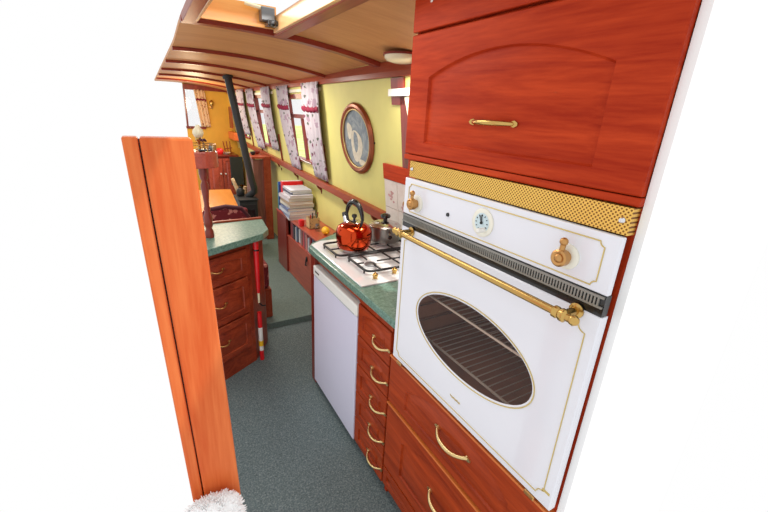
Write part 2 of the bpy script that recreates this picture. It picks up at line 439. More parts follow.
# tiled strip behind the hob
mb = MB(); wall_piece(mb, .33, 2.115, .99, 1.237, -.012, 0); mb.box(1.30, 1.327, .33, 2.115, .895, .995)
struct(mb.build('trim_23', 'grout'))
mb = MB()
for i in range(11):
    y1 = 2.112-i*.15; wall_piece(mb, y1-.147, y1, 1.062, 1.235, -.016, -.011); wall_piece(mb, y1-.147, y1, .90, 1.059, -.016, -.011)
struct(mb.build('trim_24', 'tile', bevel=.002))
mb = MB(); rnd = random.Random(3)
for c in ((2.03, 1.14), (1.9, 1.11)):
    for q in range(9):
        a = rnd.uniform(0, 6.28); rr = rnd.uniform(0, .038); yy, zz = c[0]+rr*math.cos(a), c[1]+rr*1.3*math.sin(a)
        mb.ball((wx(zz)-.016, yy, zz), .012, (.06, 1, .8), 8)
struct(mb.build('trim_25', 'tilepink'))

# floor: near galley and the slightly raised cabin sole
struct(box(.03, 1.33, .33, 2.70, -.03, 0).build('floor', 'carpet'))
mb = MB(); mb.box(.12, 1.33, 2.70, 7.08, -.03, .045); mb.box(.12, 1.33, 2.69, 2.70, -.03, .047); struct(mb.build('floor_raised', 'carpetfar'))
# end bulkhead with its window
mb = MB(); mb.box(.80, 1.34, 7.05, 7.09, .045, 1.93); mb.box(.56, .80, 7.05, 7.09, .045, 1.29); mb.box(.56, .80, 7.05, 7.09, 1.86, 1.93)
struct(mb.build('wall_back', 'ochre'))
w = bpy.data.objects.new('window_5', None); COL.objects.link(w); w.location = (.68, 7.05, 1.29); w['kind'] = 'structure'
mb = MB(); mb.box(.55, .83, 7.02, 7.10, 1.265, 1.30); mb.box(.77, .80, 7.03, 7.09, 1.30, 1.86); mb.box(.56, .80, 7.03, 7.09, 1.84, 1.87); mb.box(.56, .585, 7.03, 7.09, 1.30, 1.86)
mb.build('window_frame', 'darkred', w); box(.58, .78, 7.06, 7.064, 1.3, 1.84).build('pane', 'paneg', w)
struct(box(.56, 1.20, 7.0, 7.05, 1.83, 1.905).build('trim_26', 'darkred'))
struct(box(1.165, 1.235, 6.55, 7.05, 1.13, 1.24).build('trim_27', 'post'))

# grass bank outside
g = MB().prism([(1.9, 3), (7.5, 3), (12, 30), (6, 30), (1.9, 8.5)], .0, .62).build('grass_bank', 'grass')
tag(g, 'bright green grass bank outside the cabin windows', 'grass'); g['kind'] = 'stuff'

# ------------------------------------------------------------------ oven tower (right foreground)
Y0, Y1, XF = .33, 1.085, .733
F = frame((XF, 0, 0), (0, 1, 0), (-1, 0, 0))
tw = thing('oven_cabinet', 'tall mahogany cabinet housing the built-in oven, with drawers below and cupboard above', 'cabinet', (1.0, .7, 0))
mb = MB()
mb.box(XF, 1.25, Y1-.018, Y1, 0, 1.935); mb.box(1.18, 1.20, Y0+.012, Y1-.018, 0, 1.9)
for z in (.06, .725, 1.478, 1.828): mb.box(XF+.002, 1.18, Y0+.012, Y1-.018, z, z+.016)
mb.box(XF, XF+.02, Y0+.012, Y0+.03, .72, 1.49); mb.box(XF, XF+.02, Y1-.05, Y1-.018, .72, 1.49); mb.box(XF+.04, 1.18, Y0+.012, Y1-.018, 0, .06)
mb.build('carcass', 'towerZ', tw, bevel=.0015)
box(XF-.002, 1.38, Y0-.004, Y0+.012, -.03, 1.945).build('end_panel', 'white_paint', tw)
box(XF-.018, XF+.0, Y0+.012, Y1, 1.476, 1.492).build('lower_rail', 'towerY', tw, bevel=.003)
def front(parent, name, u0, u1, v0, v1, mat, rise, hz, half=.05, m=.05, bottom=None, FF=F, th=.02, uc=None, hm='handle', drop=0., out=.026, r=.0045, hname='handle', litedge=None, mt=None, field=.022):
    d = arch_front(FF, u0, u1, v0, v1, th, m, rise, bottom, mt, field=field).build(name, mat, parent, smooth=25)
    if hz: 
        hb_ = bow_handle(FF, uc if uc is not None else (u0+u1)/2, hz, half, th, drop=drop, out=out, r=r)
        for sg in (-1, 1):
            c_ = (uc if uc is not None else (u0+u1)/2)+sg*(half+.004)
            hb_.loops([[FF(c_+a*.013, hz+b*.0075, dd_) for a, b in ((-1, -.4), (-.3, -1), (.6, -.7), (1, 0), (.6, .7), (-.3, 1), (-1, .4))] for dd_ in (th-.002, th+.003)], True, True)
        hb_.build(hname, hm, d, smooth=50)
    return d
UF = frame((XF, 0, 0), (0, 1, 0), (-1, 0, 0))
TF = frame((XF+.0, 0, 0), (0, 1, 0), (-1, 0, 0))
front(tw, 'cupboard_door', Y0+.014, Y1-.002, 1.494, 1.829, 'towerY', .052, 1.60, .062, m=.098, mt=.064, bottom=.038, th=.018, hm='brass', out=.022, r=.0055)
mb = arch_front(F, Y0+.014, Y1-.002, 1.835, 1.935, .018, .2, 0, .2)
mb.bm.free(); top = box(XF-.018, XF, Y0+.014, Y1-.002, 1.836, 1.938).build('top_panel', 'towerY', tw, bevel=.003)
mb = MB(); mb.ball((XF-.02, .985, 1.912), .010, (.2, 1.2, .7), 10); st = mb.build('sticker', 'pink', top)
MB().ball((XF-.021, .972, 1.915), .007, (.2, 1, .9), 10).build('sticker_centre', 'blackgloss', top)
MB().ball((XF-.021, .997, 1.902), .005, (.2, 1.2, .7), 10).build('sticker_edge', 'white', top)
d1 = front(tw, 'drawer', Y0+.014, Y1-.004, .512, .722, 'baseY', .072, .638, .070, m=.115, mt=.014, bottom=.038, th=.018, drop=.010, out=.026, r=.006, uc=.695)
box(XF-.021, XF, Y0+.014, Y1-.004, .722, .730).build('drawer_top_edge', 'litedge', d1)  # pale strip: light on the top edge, put into its colour
d2 = front(tw, 'drawer', Y0+.014, Y1-.004, .165, .497, 'baseY', .075, .352, .070, m=.12, mt=.035, bottom=.053, th=.018, drop=.010, out=.026, r=.006, uc=.695)
box(XF-.021, XF, Y0+.014, Y1-.004, .497, .505).build('drawer_top_edge', 'litedge', d2)
d3 = front(tw, 'drawer', Y0+.014, Y1-.004, .06, .155, 'baseY', .0, None, m=.03, th=.018)
box(XF-.019, XF, Y0+.014, Y1-.004, .155, .159).build('drawer_top_edge', 'baseY', d3)
# brass mesh strip above the oven
ms = box(.709, .733, .345, 1.037, 1.425, 1.474).build('ventilation_strip', 'mesh', tw)
M4 = Matrix.Rotation(-PI/2, 4, 'Y')
for yy in (1.024, .36): MB().lathe([(.0001, .004), (.004, .003), (.006, 0)], (.708, yy, 1.45), 12, M4).build('screw', 'chrome', ms, smooth=40)


ov = thing('built_in_oven', 'white enamel built-in oven with oval window, brass rail and gold piping', 'oven', (.9, .69, .745))
OX = .70; OY0, OY1 = .345, 1.045
OF = frame((OX, 0, 0), (0, 1, 0), (-1, 0, 0))
box(OX, OX+.014, OY0, OY1, 1.307, 1.422).build('control_panel', 'enamel', ov, bevel=.003)
def gold_loop(u0, u1, v0, v1, name, parent, notch=.016, r=.0014, FF=OF, d=.0008):
    pts = []
    for (cu, cv, a0) in ((u1, v1, 0), (u0, v1, 1), (u0, v0, 2), (u1, v0, 3)):
        su = 1 if cu == u0 else -1; sv = 1 if cv == v0 else -1
        arc = [(cu+su*notch*math.cos(t), cv+sv*notch*math.sin(t)) for t in [PI/2*i/6 for i in range(7)]]
        if a0 in (0, 2): arc.reverse()
        pts += arc
    MB().tube([FF(a, b, d) for a, b in pts], r, 6, closed=True).build(name, 'gold', parent, smooth=60)
gold_loop(.372, 1.018, 1.318, 1.406, 'gold_piping', ov, .010)
# door with elliptical opening
EC = (.684, 1.010); EA, EB = .231, .1; ROT = 0
mb = MB(); N = 72
def ell(a, b, tilt=0):
    return [(EC[0]+a*math.cos(2*PI*i/N), EC[1]+b*math.sin(2*PI*i/N)) for i in range(N)]
def rectl(u0, u1, v0, v1):
    out = []
    for i in range(N):
        t = 2*PI*i/N; c, s_ = math.cos(t), math.sin(t)
        su = (u1-EC[0]) if c > 0 else (EC[0]-u0); sv = (v1-EC[1]) if s_ > 0 else (EC[1]-v0)
        kx = su/abs(c) if abs(c) > 1e-9 else 1e9; ky = sv/abs(s_) if abs(s_) > 1e-9 else 1e9
        kk = min(kx, ky); out.append((EC[0]+kk*c, EC[1]+kk*s_))
    # snap nearest points to the corners
    for cu in (u0, u1):
        for cv in (v0, v1):
            j = min(range(N), key=lambda q: (out[q][0]-cu)**2+(out[q][1]-cv)**2); out[j] = (cu, cv)
    return out
EB = .115
dr = [.752, 1.262]
L = [[OF(a, b, -.022) for a, b in rectl(OY0, OY1, *dr)], [OF(a, b, -.002) for a, b in rectl(OY0, OY1, *dr)], [OF(a, b, 0) for a, b in rectl(OY0+.002, OY1-.002, dr[0]+.002, dr[1]-.002)],
     [OF(a, b, 0) for a, b in ell(EA+.004, EB+.004)], [OF(a, b, -.001) for a, b in ell(EA+.001, EB+.001)], [OF(a, b, -.022) for a, b in ell(EA+.03, EB+.03)]]
L.append(L[0]); mb.loops(L)
od = mb.build('door', 'enamel', ov)
MB().loops([[OF(a, b, -.002) for a, b in ell(EA, EB)]], cap1=True).build('window_glass', 'oveng', od)
MB().tube([OF(a, b, .001) for a, b in ell(EA+.008, EB+.008)], .0016, 6, closed=True).build('window_piping', 'gold', od, smooth=60)
gold_loop(.368, 1.022, .773, 1.235, 'gold_piping', od, .018)
mb = MB()          # small gold script below the window, too faint to read
pts = [OF(.715-.045*i/40, .812+.0035*math.sin(i*1.35)+.001*math.sin(i*.5), .0006) for i in range(41)]
mb.tube(pts, .0009, 5); mb.build('maker_script', 'gold', od, smooth=60)
MB().box(OX-.0008, OX, .352, .372, .792, .799).build('corner_badge', 'gold', od)
for yy in (1.0, .40): box(OX-.003, OX+.012, yy-.015, yy+.015, .737, .751).build('hinge', 'oldbrass', od, bevel=.003)
# rail handle
hd = MB(); HX = .654; HZ = 1.256
hd.tube([(HX, .37, HZ), (HX, 1.0, HZ)], .0085, 14)
for yy in (.395, .985):
    hd.tube([(HX, yy, HZ), (OX, yy, HZ)], .007, 10, rs=[.009, .009]); hd.lathe([(.016, 0), (.016, .003), (.009, .006)], (OX-.001, yy, HZ), 14, Matrix.Rotation(-PI/2, 4, 'Y'))
hd2 = hd
for yy, sg in ((.385, -1), (1.0, 1)):
    R4 = Matrix.Rotation(-sg*PI/2, 4, 'X')
    hd.lathe([(.0085, -.03), (.0125, -.028), (.0125, -.02), (.010, -.017), (.0135, -.012), (.0135, -.004), (.008, 0), (.006, .004), (.010, .010), (.011, .016), (.007, .023), (.001, .026)], (HX, yy, HZ), 16, R4)
hd.build('rail_handle', 'brass', od, smooth=45)
# vent band
vt = box(OX+.002, OX+.02, OY0+.002, OY1, 1.263, 1.306).build('vent_band', 'blackgloss', ov)
mb = MB()
for i in range(98):
    yy = OY0+.012+i*.007; mb.box(OX-.002, OX+.004, yy, yy+.0036, 1.284, 1.300)
mb.box(OX-.002, OX+.003, OY0+.004, OY1-.002, 1.300, 1.305); mb.box(OX-.002, OX+.003, OY0+.004, OY1-.002, 1.2795, 1.284)
mb.build('vent_slats', 'grill', vt)
# knobs
def knob(y, z):
    Rm = Matrix.Rotation(-PI/2, 4, 'Y')
    kb = MB().lathe([(.026, 0), (.026, .004), (.020, .007), (.001, .0072)], (OX, y, z), 24, Rm).build('knob_rosette', 'creamring', ov, smooth=40)
    mb = MB().lathe([(.013, .006), (.013, .012), (.0175, .016), (.0175, .030), (.014, .033), (.009, .031), (.006, .035), (.001, .036)], (OX, y, z), 20, Rm)
    mb.tube([(OX-.024, y, z+.012), (OX-.024, y-.001, z+.030)], .0055, 10); mb.ball((OX-.024, y-.001, z+.034), .0085, (1, 1, 1), 12)
    mb.build('knob', 'oldbrass', kb, smooth=45)
knob(.966, 1.352); knob(.440, 1.356)
MB().lathe([(.006, 0), (.005, .004), (.001, .0045)], (OX, .818, 1.352), 14, Matrix.Rotation(-PI/2, 4, 'Y')).build('indicator_lamp', 'blackgloss', ov, smooth=40)
Rm = Matrix.Rotation(-PI/2, 4, 'Y'); CY, CZ = .682, 1.364
ck = MB().lathe([(.036, 0), (.036, .003), (.031, .005), (.025, .004), (.001, .004)], (OX, CY, CZ), 32, Rm).build('clock', 'creamring', ov, smooth=40)
MB().lathe([(.0245, .0045), (.0001, .0046)], (OX, CY, CZ), 32, Rm).build('dial', 'dial', ck)
mb = MB()
for i in range(12):
    a = i*PI/6; mb.box(-.0006, .0006, -.0009, .0009, .017, .021, Matrix.Translation((OX-.0055, CY, CZ)) @ Matrix.Rotation(a, 4, 'X'))
mb.build('hour_marks', 'blackgloss', ck)
mb = MB(); mb.tube([(OX-.0065, CY, CZ), (OX-.0065, CY+.001, CZ+.021)], .0011, 6); mb.tube([(OX-.007, CY, CZ), (OX-.007, CY+.007, CZ+.017)], .0012, 6); mb.ball((OX-.0065, CY, CZ), .004, (1, 1, 1), 10)
mb.build('clock_hands', 'blackgloss', ck)
mb = MB().lathe([(.006, 0), (.006, .022), (.004, .024), (.001, .0242)], (OX-.004, CY-.012, CZ-.015), 14, Rm); mb.build('setting_knob', 'white', ck, smooth=40)
# cavity with racks
mb = MB(); cx0, cx1 = OX+.022, 1.12
for b in ((cx1, cx1+.01, .40, .98, .80, 1.24), (cx0, cx1, .40, .41, .80, 1.24), (cx0, cx1, .97, .98, .80, 1.24), (cx0, cx1, .41, .97, .80, .81), (cx0, cx1, .41, .97, 1.23, 1.24)): mb.box(*b)
cav = mb.build('oven_cavity', 'cavity', ov)
for z in (.885, 1.045):
    mb = MB()
    for x in (cx0+.03, cx1-.03): mb.tube([(x, .415, z), (x, .965, z)], .0042, 6)
    for i in range(22): mb.tube([(cx0+.03, .43+i*.0245, z), (cx1-.03, .43+i*.0245, z)], .002, 5)
    mb.build('wire_rack', 'rackwire', cav, smooth=60)
mb = MB().lathe([(.0001, 0), (.075, 0), (.08, .004), (.075, .008), (.03, .01), (.0001, .01)], (cx1-.001, .60, 1.02), 28, Rm); mb.build('fan_cover', 'steel', cav, smooth=40)
mb = MB()
for z in (.87, .93, .99, 1.05, 1.11): mb.box(cx0+.02, cx1-.02, .958, .97, z, z+.006)
mb.build('rack_runner', 'steel', cav)

# ------------------------------------------------------------------ drawer unit
du = thing('drawer_unit', 'narrow cherry wood unit of five drawers between the fridge and the oven cabinet', 'drawers', (1.0, 1.23, 0))
mb = MB(); mb.box(XF, 1.30, 1.087, 1.370, .045, .853); mb.box(XF+.05, 1.30, 1.087, 1.37, 0, .045); mb.box(XF-.012, XF, 1.087, 1.37, .822, .853)
mb.build('body', 'baseZ', du, bevel=.002)
zs = [(.665, .817), (.512, .658), (.356, .505), (.202, .349), (.048, .195)]
for a, b in zs:
    front(du, 'drawer', 1.090, 1.367, a, b, 'baseY', .024, (a+b)/2-.006, .057, m=.042, mt=.018, bottom=.034, th=.018, drop=.010, out=.022, r=.0046, uc=1.158, field=.012)

# ------------------------------------------------------------------ fridge
fr = thing('fridge', 'small white under-counter fridge with a pale lavender door', 'fridge', (1.0, 1.65, 0))
box(.745, 1.27, 1.378, 1.922, .03, .800).build('body', 'fridgegrey', fr, bevel=.004)
for x in (.78, 1.22):
    for y in (1.42, 1.88): MB().lathe([(.018, 0), (.018, .032)], (x, y, 0), 12).build('foot', 'black', fr)
dd = box(.713, .745, 1.376, 1.924, .035, .742).build('door', 'fridge', fr, bevel=.006)
box(.711, .746, 1.376, 1.924, .744, .800).build('door_top_band', 'fridgetrim', dd, bevel=.006)
box(.7095, .714, 1.40, 1.90, .744, .752).build('grip_recess', 'fridgegrey', dd, bevel=.001)
mb = MB()
for i in range(7): mb.box(.7098, .7112, 1.893-i*.0085-.0065, 1.893-i*.0085, .770, .7775)
mb.build('name_badge', 'black', dd)
mb = MB(); mb.box(.722, 1.27, 1.926, 1.99, 0, .858); fp = mb.build('filler_panel', 'darkred', bevel=.002)
tag(fp, 'narrow dark red wooden end panel at the left of the white fridge', 'panel')
ap = box(.742, .76, 1.376, 1.924, .806, .853).build('worktop_rail', 'baseY', bevel=.002); tag(ap, 'thin reddish wooden rail between white fridge top and green worktop', 'rail')

# ------------------------------------------------------------------ worktops
wt = MB().prism([(.70, 1.047), (.70, 1.962), (.74, 2.025), (.955, 2.165), (1.297, 2.29), (1.297, 1.088), (.732, 1.088), (.732, 1.047)], .861, .895).build('worktop', 'green', bevel=.004)
tag(wt, 'mottled green galley worktop under the white gas hob', 'worktop')

# ------------------------------------------------------------------ hob
hz = .895
hb = thing('gas_hob', 'white enamel four-burner gas hob set in the green worktop', 'hob', (.98, 1.66, hz))
mb = MB(); hp = [(.722, 1.36), (.722, 1.978), (.79, 2.025), (1.24, 2.025), (1.24, 1.36)]
mb.prism(hp, hz, hz+.008); mb.build('hob_plate', 'hobwhite', hb, bevel=.003)
burn = [(.865, 1.545, .031), (.885, 1.80, .036), (1.10, 1.84, .030), (1.09, 1.57, .036)]
for x, y, r in burn:
    b_ = MB().lathe([(r*2.0, .008), (r*1.9, .011), (r*1.2, .010), (r*1.1, .02), (r*.6, .021), (.0001, .021)], (x, y, hz), 28).build('burner', 'hobwhite', hb, smooth=40)
    MB().lathe([(r*.95, .018), (r*.98, .024), (r*.8, .028), (.0001, .028)], (x, y, hz), 24).build('burner_cap', 'grey', b_, smooth=40)
for y0_, y1_ in ((1.70, 1.915), (1.455, 1.68)):
    mb = MB(); z = hz+.026; x0, x1 = (.762 if y0_ > 1.6 else .80), 1.205
    def rr(x0, x1, y0, y1, c=.03):
        p = []
        for cx, cy, a in ((x1-c, y1-c, 0), (x0+c, y1-c, 90), (x0+c, y0+c, 180), (x1-c, y0+c, 270)):
            for q in range(5):
                t = math.radians(a+q*22.5); p.append((cx+c*math.cos(t), cy+c*math.sin(t), z))
        return p
    mb.tube(rr(x0, x1, y0_, y1_), .0062, 8, closed=True)
    ym = (y0_+y1_)/2; xm = (x0+x1)/2
    mb.tube([(xm, y0_, z), (xm, y1_, z)], .0045, 8)
    for xc in (.875, 1.095):
        for sg in (1, -1):
            mb.tube([(xc, ym+sg*(y1_-y0_)/2, z), (xc, ym+sg*.035, z)], .0042, 8)
    mb.tube([(x0, ym, z), (.84, ym, z)], .0042, 8); mb.tube([(x1, ym, z), (1.13, ym, z)], .0042, 8)
    mb.tube([(xm, ym, z), (.915, ym, z)], .0042, 8); mb.tube([(xm, ym, z), (1.06, ym, z)], .0042, 8)
    for x in (x0, x1):
        for y in (y0_+.03, y1_-.03): mb.tube([(x, y, z), (x, y, hz+.006)], .0042, 8)
    mb.build('pan_support', 'black', hb, smooth=60)
for x, y in ((.93, 1.425), (.815, 1.405), (.99, 1.44), (1.06, 1.42), (1.13, 1.42)):
    kb = MB().lathe([(.017, .008), (.017, .011), (.001, .011)], (x, y, hz), 20).build('knob_ring', 'creamring', hb)
    mb = MB().lathe([(.010, .010), (.010, .020), (.013, .023), (.013, .032), (.008, .036), (.001, .036)], (x, y, hz), 16); mb.ball((x, y, hz+.037), .006)
    mb.build('knob', 'brass', kb, smooth=45)

# ------------------------------------------------------------------ kettle and saucepan
kz = hz+.0335
kt = thing('kettle', 'shiny copper-red stovetop kettle with arched black handle on the hob', 'kettle', (.893, 1.79, kz))
kx, ky = .893, 1.79
MB().lathe([(.0001, 0), (.082, 0), (.088, .004), (.093, .03), (.097, .062), (.096, .09), (.087, .113), (.068, .127), (.044, .135), (.040, .136)], (kx, ky, kz), 48).build('kettle_body', 'copper', kt, smooth=50)
MB().lathe([(.042, .134), (.044, .139), (.036, .145), (.016, .150), (.0001, .151)], (kx, ky, kz), 32).build('lid', 'chrome', kt, smooth=50)
mb = MB().lathe([(.007, .149), (.006, .157), (.010, .162), (.0145, .169), (.013, .179), (.001, .183)], (kx, ky, kz), 20); mb.build('lid_knob', 'blackgloss', kt, smooth=50)
ad = Vector((-.10, .995, 0)).normalized()      # spout direction, along the cabin
def kp(a, z): return (kx+ad.x*a, ky+ad.y*a, kz+z)
mb = MB(); mb.tube([kp(.060, .098), kp(.082, .125), kp(.098, .150)], .014, 14, rs=[.022, .016, .012]); mb.build('spout', 'chrome', kt, smooth=50)
MB().tube([kp(.098, .148), kp(.110, .166)], .013, 12, rs=[.014, .011]).build('whistle', 'blackgloss', kt, smooth=50)
mb = MB(); pts = [kp(.055, .12)]+[kp(.078*math.cos(t), .160+.085*math.sin(t)) for t in [PI*(.02+.96*i/18) for i in range(19)]]+[kp(-.060, .118)]
mb.tube(pts, .010, 12, rs=[.006]+[.008+.007*math.sin(PI*i/18) for i in range(19)]+[.006]); mb.build('handle', 'blackgloss', kt, smooth=60)

px, py, pz = 1.115, 1.84, kz
sp = thing('saucepan', 'dark grey saucepan with shiny domed lid behind the red kettle', 'saucepan', (px, py, pz))
MB().lathe([(.0001, 0), (.082, 0), (.088, .006), (.089, .084), (.092, .087), (.086, .087), (.084, .08)], (px, py, pz), 40).build('pan_body', 'pandark', sp, smooth=40)
MB().lathe([(.093, .086), (.093, .091), (.080, .100), (.05, .110), (.018, .115), (.0001, .116)], (px, py, pz), 40).build('lid', 'steel', sp, smooth=40)
MB().lathe([(.013, .114), (.011, .128), (.026, .133), (.030, .141), (.027, .150), (.012, .156), (.0001, .157)], (px, py, pz), 24).build('lid_knob', 'blackgloss', sp, smooth=40)
mb = MB(); mb.tube([(px-.02, py-.086, pz+.068), (px-.05, py-.13, pz+.075), (px-.085, py-.20, pz+.08)], .009, 10, rs=[.008, .009, .011]); mb.build('pan_handle', 'blackgloss', sp, smooth=60)
hk = MB().tube([(1.262, 1.80, 1.155), (1.225, 1.79, 1.148), (1.195, 1.775, 1.150)], .008, 10, rs=[.006, .010, .013]).build('wall_hook', 'oldbrass', smooth=60)
tag(hk, 'dull brass hook on the tiles above the saucepan', 'hook')

# ------------------------------------------------------------------ picture
pc = thing('oval_picture', 'oval wall picture in a copper-brown frame on the yellow wall', 'picture', (wx(1.21), 2.5, 1.21))
PC = Vector((wx(1.445)-.004, 2.475, 1.447)); pu = Vector((0, 1, 0)); pv = Vector((-.125, 0, 1)).normalized(); pn = Vector((-1, 0, -.125)).normalized()
def PP(a, b, d=0): return PC+pu*a+pv*b+pn*d
N2 = 56
def pel(a, b, d): return [PP(a*math.cos(2*PI*i/N2), b*math.sin(2*PI*i/N2), d) for i in range(N2)]
MB().loops([pel(.24, .232, 0), pel(.243, .235, .008), pel(.232, .224, .022), pel(.218, .210, .026), pel(.205, .197, .018), pel(.200, .192, .016), pel(.196, .188, .004)], True).build('frame', 'copperframe', pc, smooth=35)
MB().tube(pel(.199, .191, .014), .0045, 8, closed=True).build('gilt_slip', 'gold', pc, smooth=60)
art = MB().loops([pel(.197, .189, .006)], cap1=True).build('print', 'bluepic', pc)
def blob(pts, d): return MB().loops([[PP(-a, b, d) for a, b in pts]], cap1=True)
def ring_pts(cx, cy, a, b, n=24, wob=.0, rot=0):
    o = []
    for i in range(n):
        t = 2*PI*i/n; k2 = 1+wob*math.sin(3*t+1)
        x, y = a*k2*math.cos(t), b*k2*math.sin(t); o.append((cx+x*math.cos(rot)-y*math.sin(rot), cy+x*math.sin(rot)+y*math.cos(rot)))
    return o
blob(ring_pts(-.005, -.045, .085, .105, 28, .08), .0075).build('pale_figure', 'cream', art)
blob(ring_pts(-.012, -.02, .032, .068, 24, .05), .0085).build('grey_figure', 'bluepic', art)
blob(ring_pts(-.10, .05, .04, .055, 20, .12), .0075).build('pale_mark', 'cream', art)
blob(ring_pts(.06, -.15, .05, .02, 20, .1), .0075).build('pale_mark', 'cream', art)
blob(ring_pts(0, .12, .07, .03, 20, .1), .0075).build('pale_mark', M['bluepic'], art)
nl = MB().lathe([(.006, 0), (.005, .008), (.001, .009)], (wx(1.44), 2.235, 1.44), 10, Rm).build('wall_nail', 'black', smooth=40); tag(nl, 'tiny dark nail in the yellow wall right of the oval picture', 'nail')

# ------------------------------------------------------------------ curtains
def curtain(yt0, yt1, yb0, yb1, zt, zb, zband, label, mat='curtain', parent=None, group='floral curtains along the cabin side', folds=4, end=None):
    """cloth sheet in vertical folds, following the leaning wall (or the end bulkhead when end is given)"""
    ny, nz = folds*8, 14
    def P(s, t, off=0):
        z = zt+(zb-zt)*t
        sag = .012*math.sin(PI*t)
        a = yt0+(yb0-yt0)*t; b = yt1+(yb1-yt1)*t
        if t > .3: pass
        y = a+(b-a)*s
        dep = .030+.013*math.sin(2*PI*folds*s+.5*math.sin(4*t))*(1-.3*t)+sag+off
        if end is not None: return (y, end-dep, z)
        return (wx(z)-dep, y, z)
    ym = (yt0+yt1)/2
    loc = (wx(zb)-.03, ym, zb) if end is None else (ym, end-.03, zb)
    c = thing('curtain', label, 'curtain', loc, group)
    mb = MB(); mb.loops([[P(i/ny, j/nz) for i in range(ny+1)] for j in range(nz+1)], closed=False)
    mb.build('cloth', mat, c, smooth=80, solid=.003)
    tb = (zband-zt)/(zb-zt); mb = MB()
    rows = []
    for q, (dt, of) in enumerate(((-.022, .004), (-.008, .012), (.010, .012), (.028, .004))):
        rows.append([P(i/ny, tb+dt+.012*math.sin(i*.9), of) for i in range(ny+1)])
    mb.loops(rows, closed=False); mb.build('trim_band', 'maroon', c, smooth=80, solid=.003)
    return c
curtain(3.02, 3.42, 3.04, 3.36, 1.825, 1.065, 1.63, 'floral curtain with maroon band, nearest one, left of the oval picture')
curtain(3.80, 4.17, 3.72, 4.02, 1.825, 1.07, 1.64, 'floral curtain with maroon band on the far side of the nearest window')
curtain(4.42, 4.80, 4.40, 4.70, 1.835, 1.18, 1.65, 'floral curtain with maroon band at the near side of the middle window')
curtain(5.18, 5.58, 5.04, 5.42, 1.835, 1.14, 1.65, 'floral curtain with maroon band at the far side of the middle window')
curtain(5.72, 6.20, 5.75, 6.1, 1.845, 1.26, 1.66, 'floral curtain with maroon band right beside the black stove pipe')
curtain(.70, .85, .76, .90, 1.84, 1.30, 1.70, 'warm-toned floral curtain at the bright window of the far end wall', 'curtainwarm', group=None, folds=3, end=7.03)
for i, (a, b) in enumerate(((3.05, 4.15), (4.4, 5.6))):
    z = 1.775
    rl = MB().box(wx(z)-.013, wx(z)-.002, a, b, z-.012, z+.014).build('curtain_rail', 'rail_white', bevel=.002)
    tag(rl, ['cream curtain rail across the nearest window', 'cream curtain rail across the middle window'][i], 'rail')
rl = MB().box(1.180, 1.192, 1.05, 1.995, 1.708, 1.745).build('blind_rail', 'white', bevel=.002); tag(rl, 'white blind rail above the window behind the oven cupboard', 'rail')
bl = MB().loops([[(1.19, 1.84, 1.70), (1.205, 1.70, 1.74), (1.22, 1.70, 1.40), (1.195, 1.79, 1.58)], [(1.193, 1.84, 1.70), (1.208, 1.70, 1.74), (1.223, 1.70, 1.40), (1.198, 1.79, 1.58)]], True, True).build('curtain_corner', 'lampglass')
tag(bl, 'corner of a pale cream curtain peeping out behind the oven cupboard', 'curtain')
wr = MB().tube([(1.255, 3.71, 1.175), (1.25, 3.56, 1.167), (1.255, 3.43, 1.165)], .004, 6).build('curtain_wire', 'white', smooth=60); tag(wr, 'white curtain wire along the sill of the nearest window', 'wire')

# ceiling light
cl = thing('ceiling_light', 'round cream glass ceiling light at the cornice beside the oven cupboard', 'lamp', (1.11, 1.76, 1.87))
zz = 1.89
MB().lathe([(.095, .012), (.095, .022), (.001, .024)], (1.135, 1.80, zz-.017), 36, None).build('base_ring', 'darkred', cl, smooth=40)
MB().lathe([(.088, .012), (.087, 0), (.074, -.012), (.04, -.02), (.0001, -.022)], (1.135, 1.80, zz-.017), 36).build('glass_dome', 'lampglass', cl, smooth=60)
# hatch catch
hc = thing('hatch_catch', 'grey and black metal catch in the corner of the roof hatch', 'catch', (.53, 2.02, 1.96))
mb = MB(); mb.box(.505, .565, 1.985, 2.034, 1.975, 2.03); mb.build('plate', 'grey', hc, bevel=.004)
mb = MB(); mb.box(.525, .570, 1.96, 2.02, 1.955, 1.978); mb.ball((.55, 1.965, 1.965), .016, (1, 1, .8), 10); mb.build('catch_body', 'blackgloss', hc, bevel=.003)
mb = MB(); mb.tube([(.44, 2.01, 2.035), (.53, 2.0, 2.022)], .008, 8); mb.build('stay', 'lampglass', hc)

# ------------------------------------------------------------------ bookcase and contents
BZ = .622
bc = thing('bookcase', 'low red wooden bookcase with cupboard below, along the yellow wall', 'bookcase', (1.2, 3.1, .045))
BX = 1.08
mb = MB(); mb.box(BX-.012, 1.322, 2.72, 3.985, BZ, BZ+.018); mb.box(BX-.012, 1.322, 2.17, 2.68, BZ, BZ+.018); mb.box(BX-.012, 1.322, 2.68, 2.72, BZ, BZ+.018)
mb.build('top_board', 'shelfw', bc, bevel=.003)
box(BX-.004, 1.322, 3.955, 3.98, .046, BZ).build('end_panel', 'darkred', bc, bevel=.002)
box(BX-.006, BX+.02, 3.66, 3.955, .046, BZ).build('front_stile', 'darkred', bc, bevel=.002)
box(BX+.006, 1.322, 2.30, 3.66, .425, .44).build('shelf', 'shelfw', bc)
box(1.30, 1.322, 2.30, 3.955, .046, BZ).build('back_panel', 'darkred', bc)
box(BX+.01, BX+.03, 2.9, 3.655, .05, .425).build('flap_door', 'shelfw', bc, bevel=.002)
box(BX+.01, BX+.03, 2.72, 2.895, .05, .425).build('flap_door', 'shelfw', bc, bevel=.002)
box(BX-.004, BX+.02, 2.19, 2.72, .0, BZ).build('near_panel', 'darkred', bc)
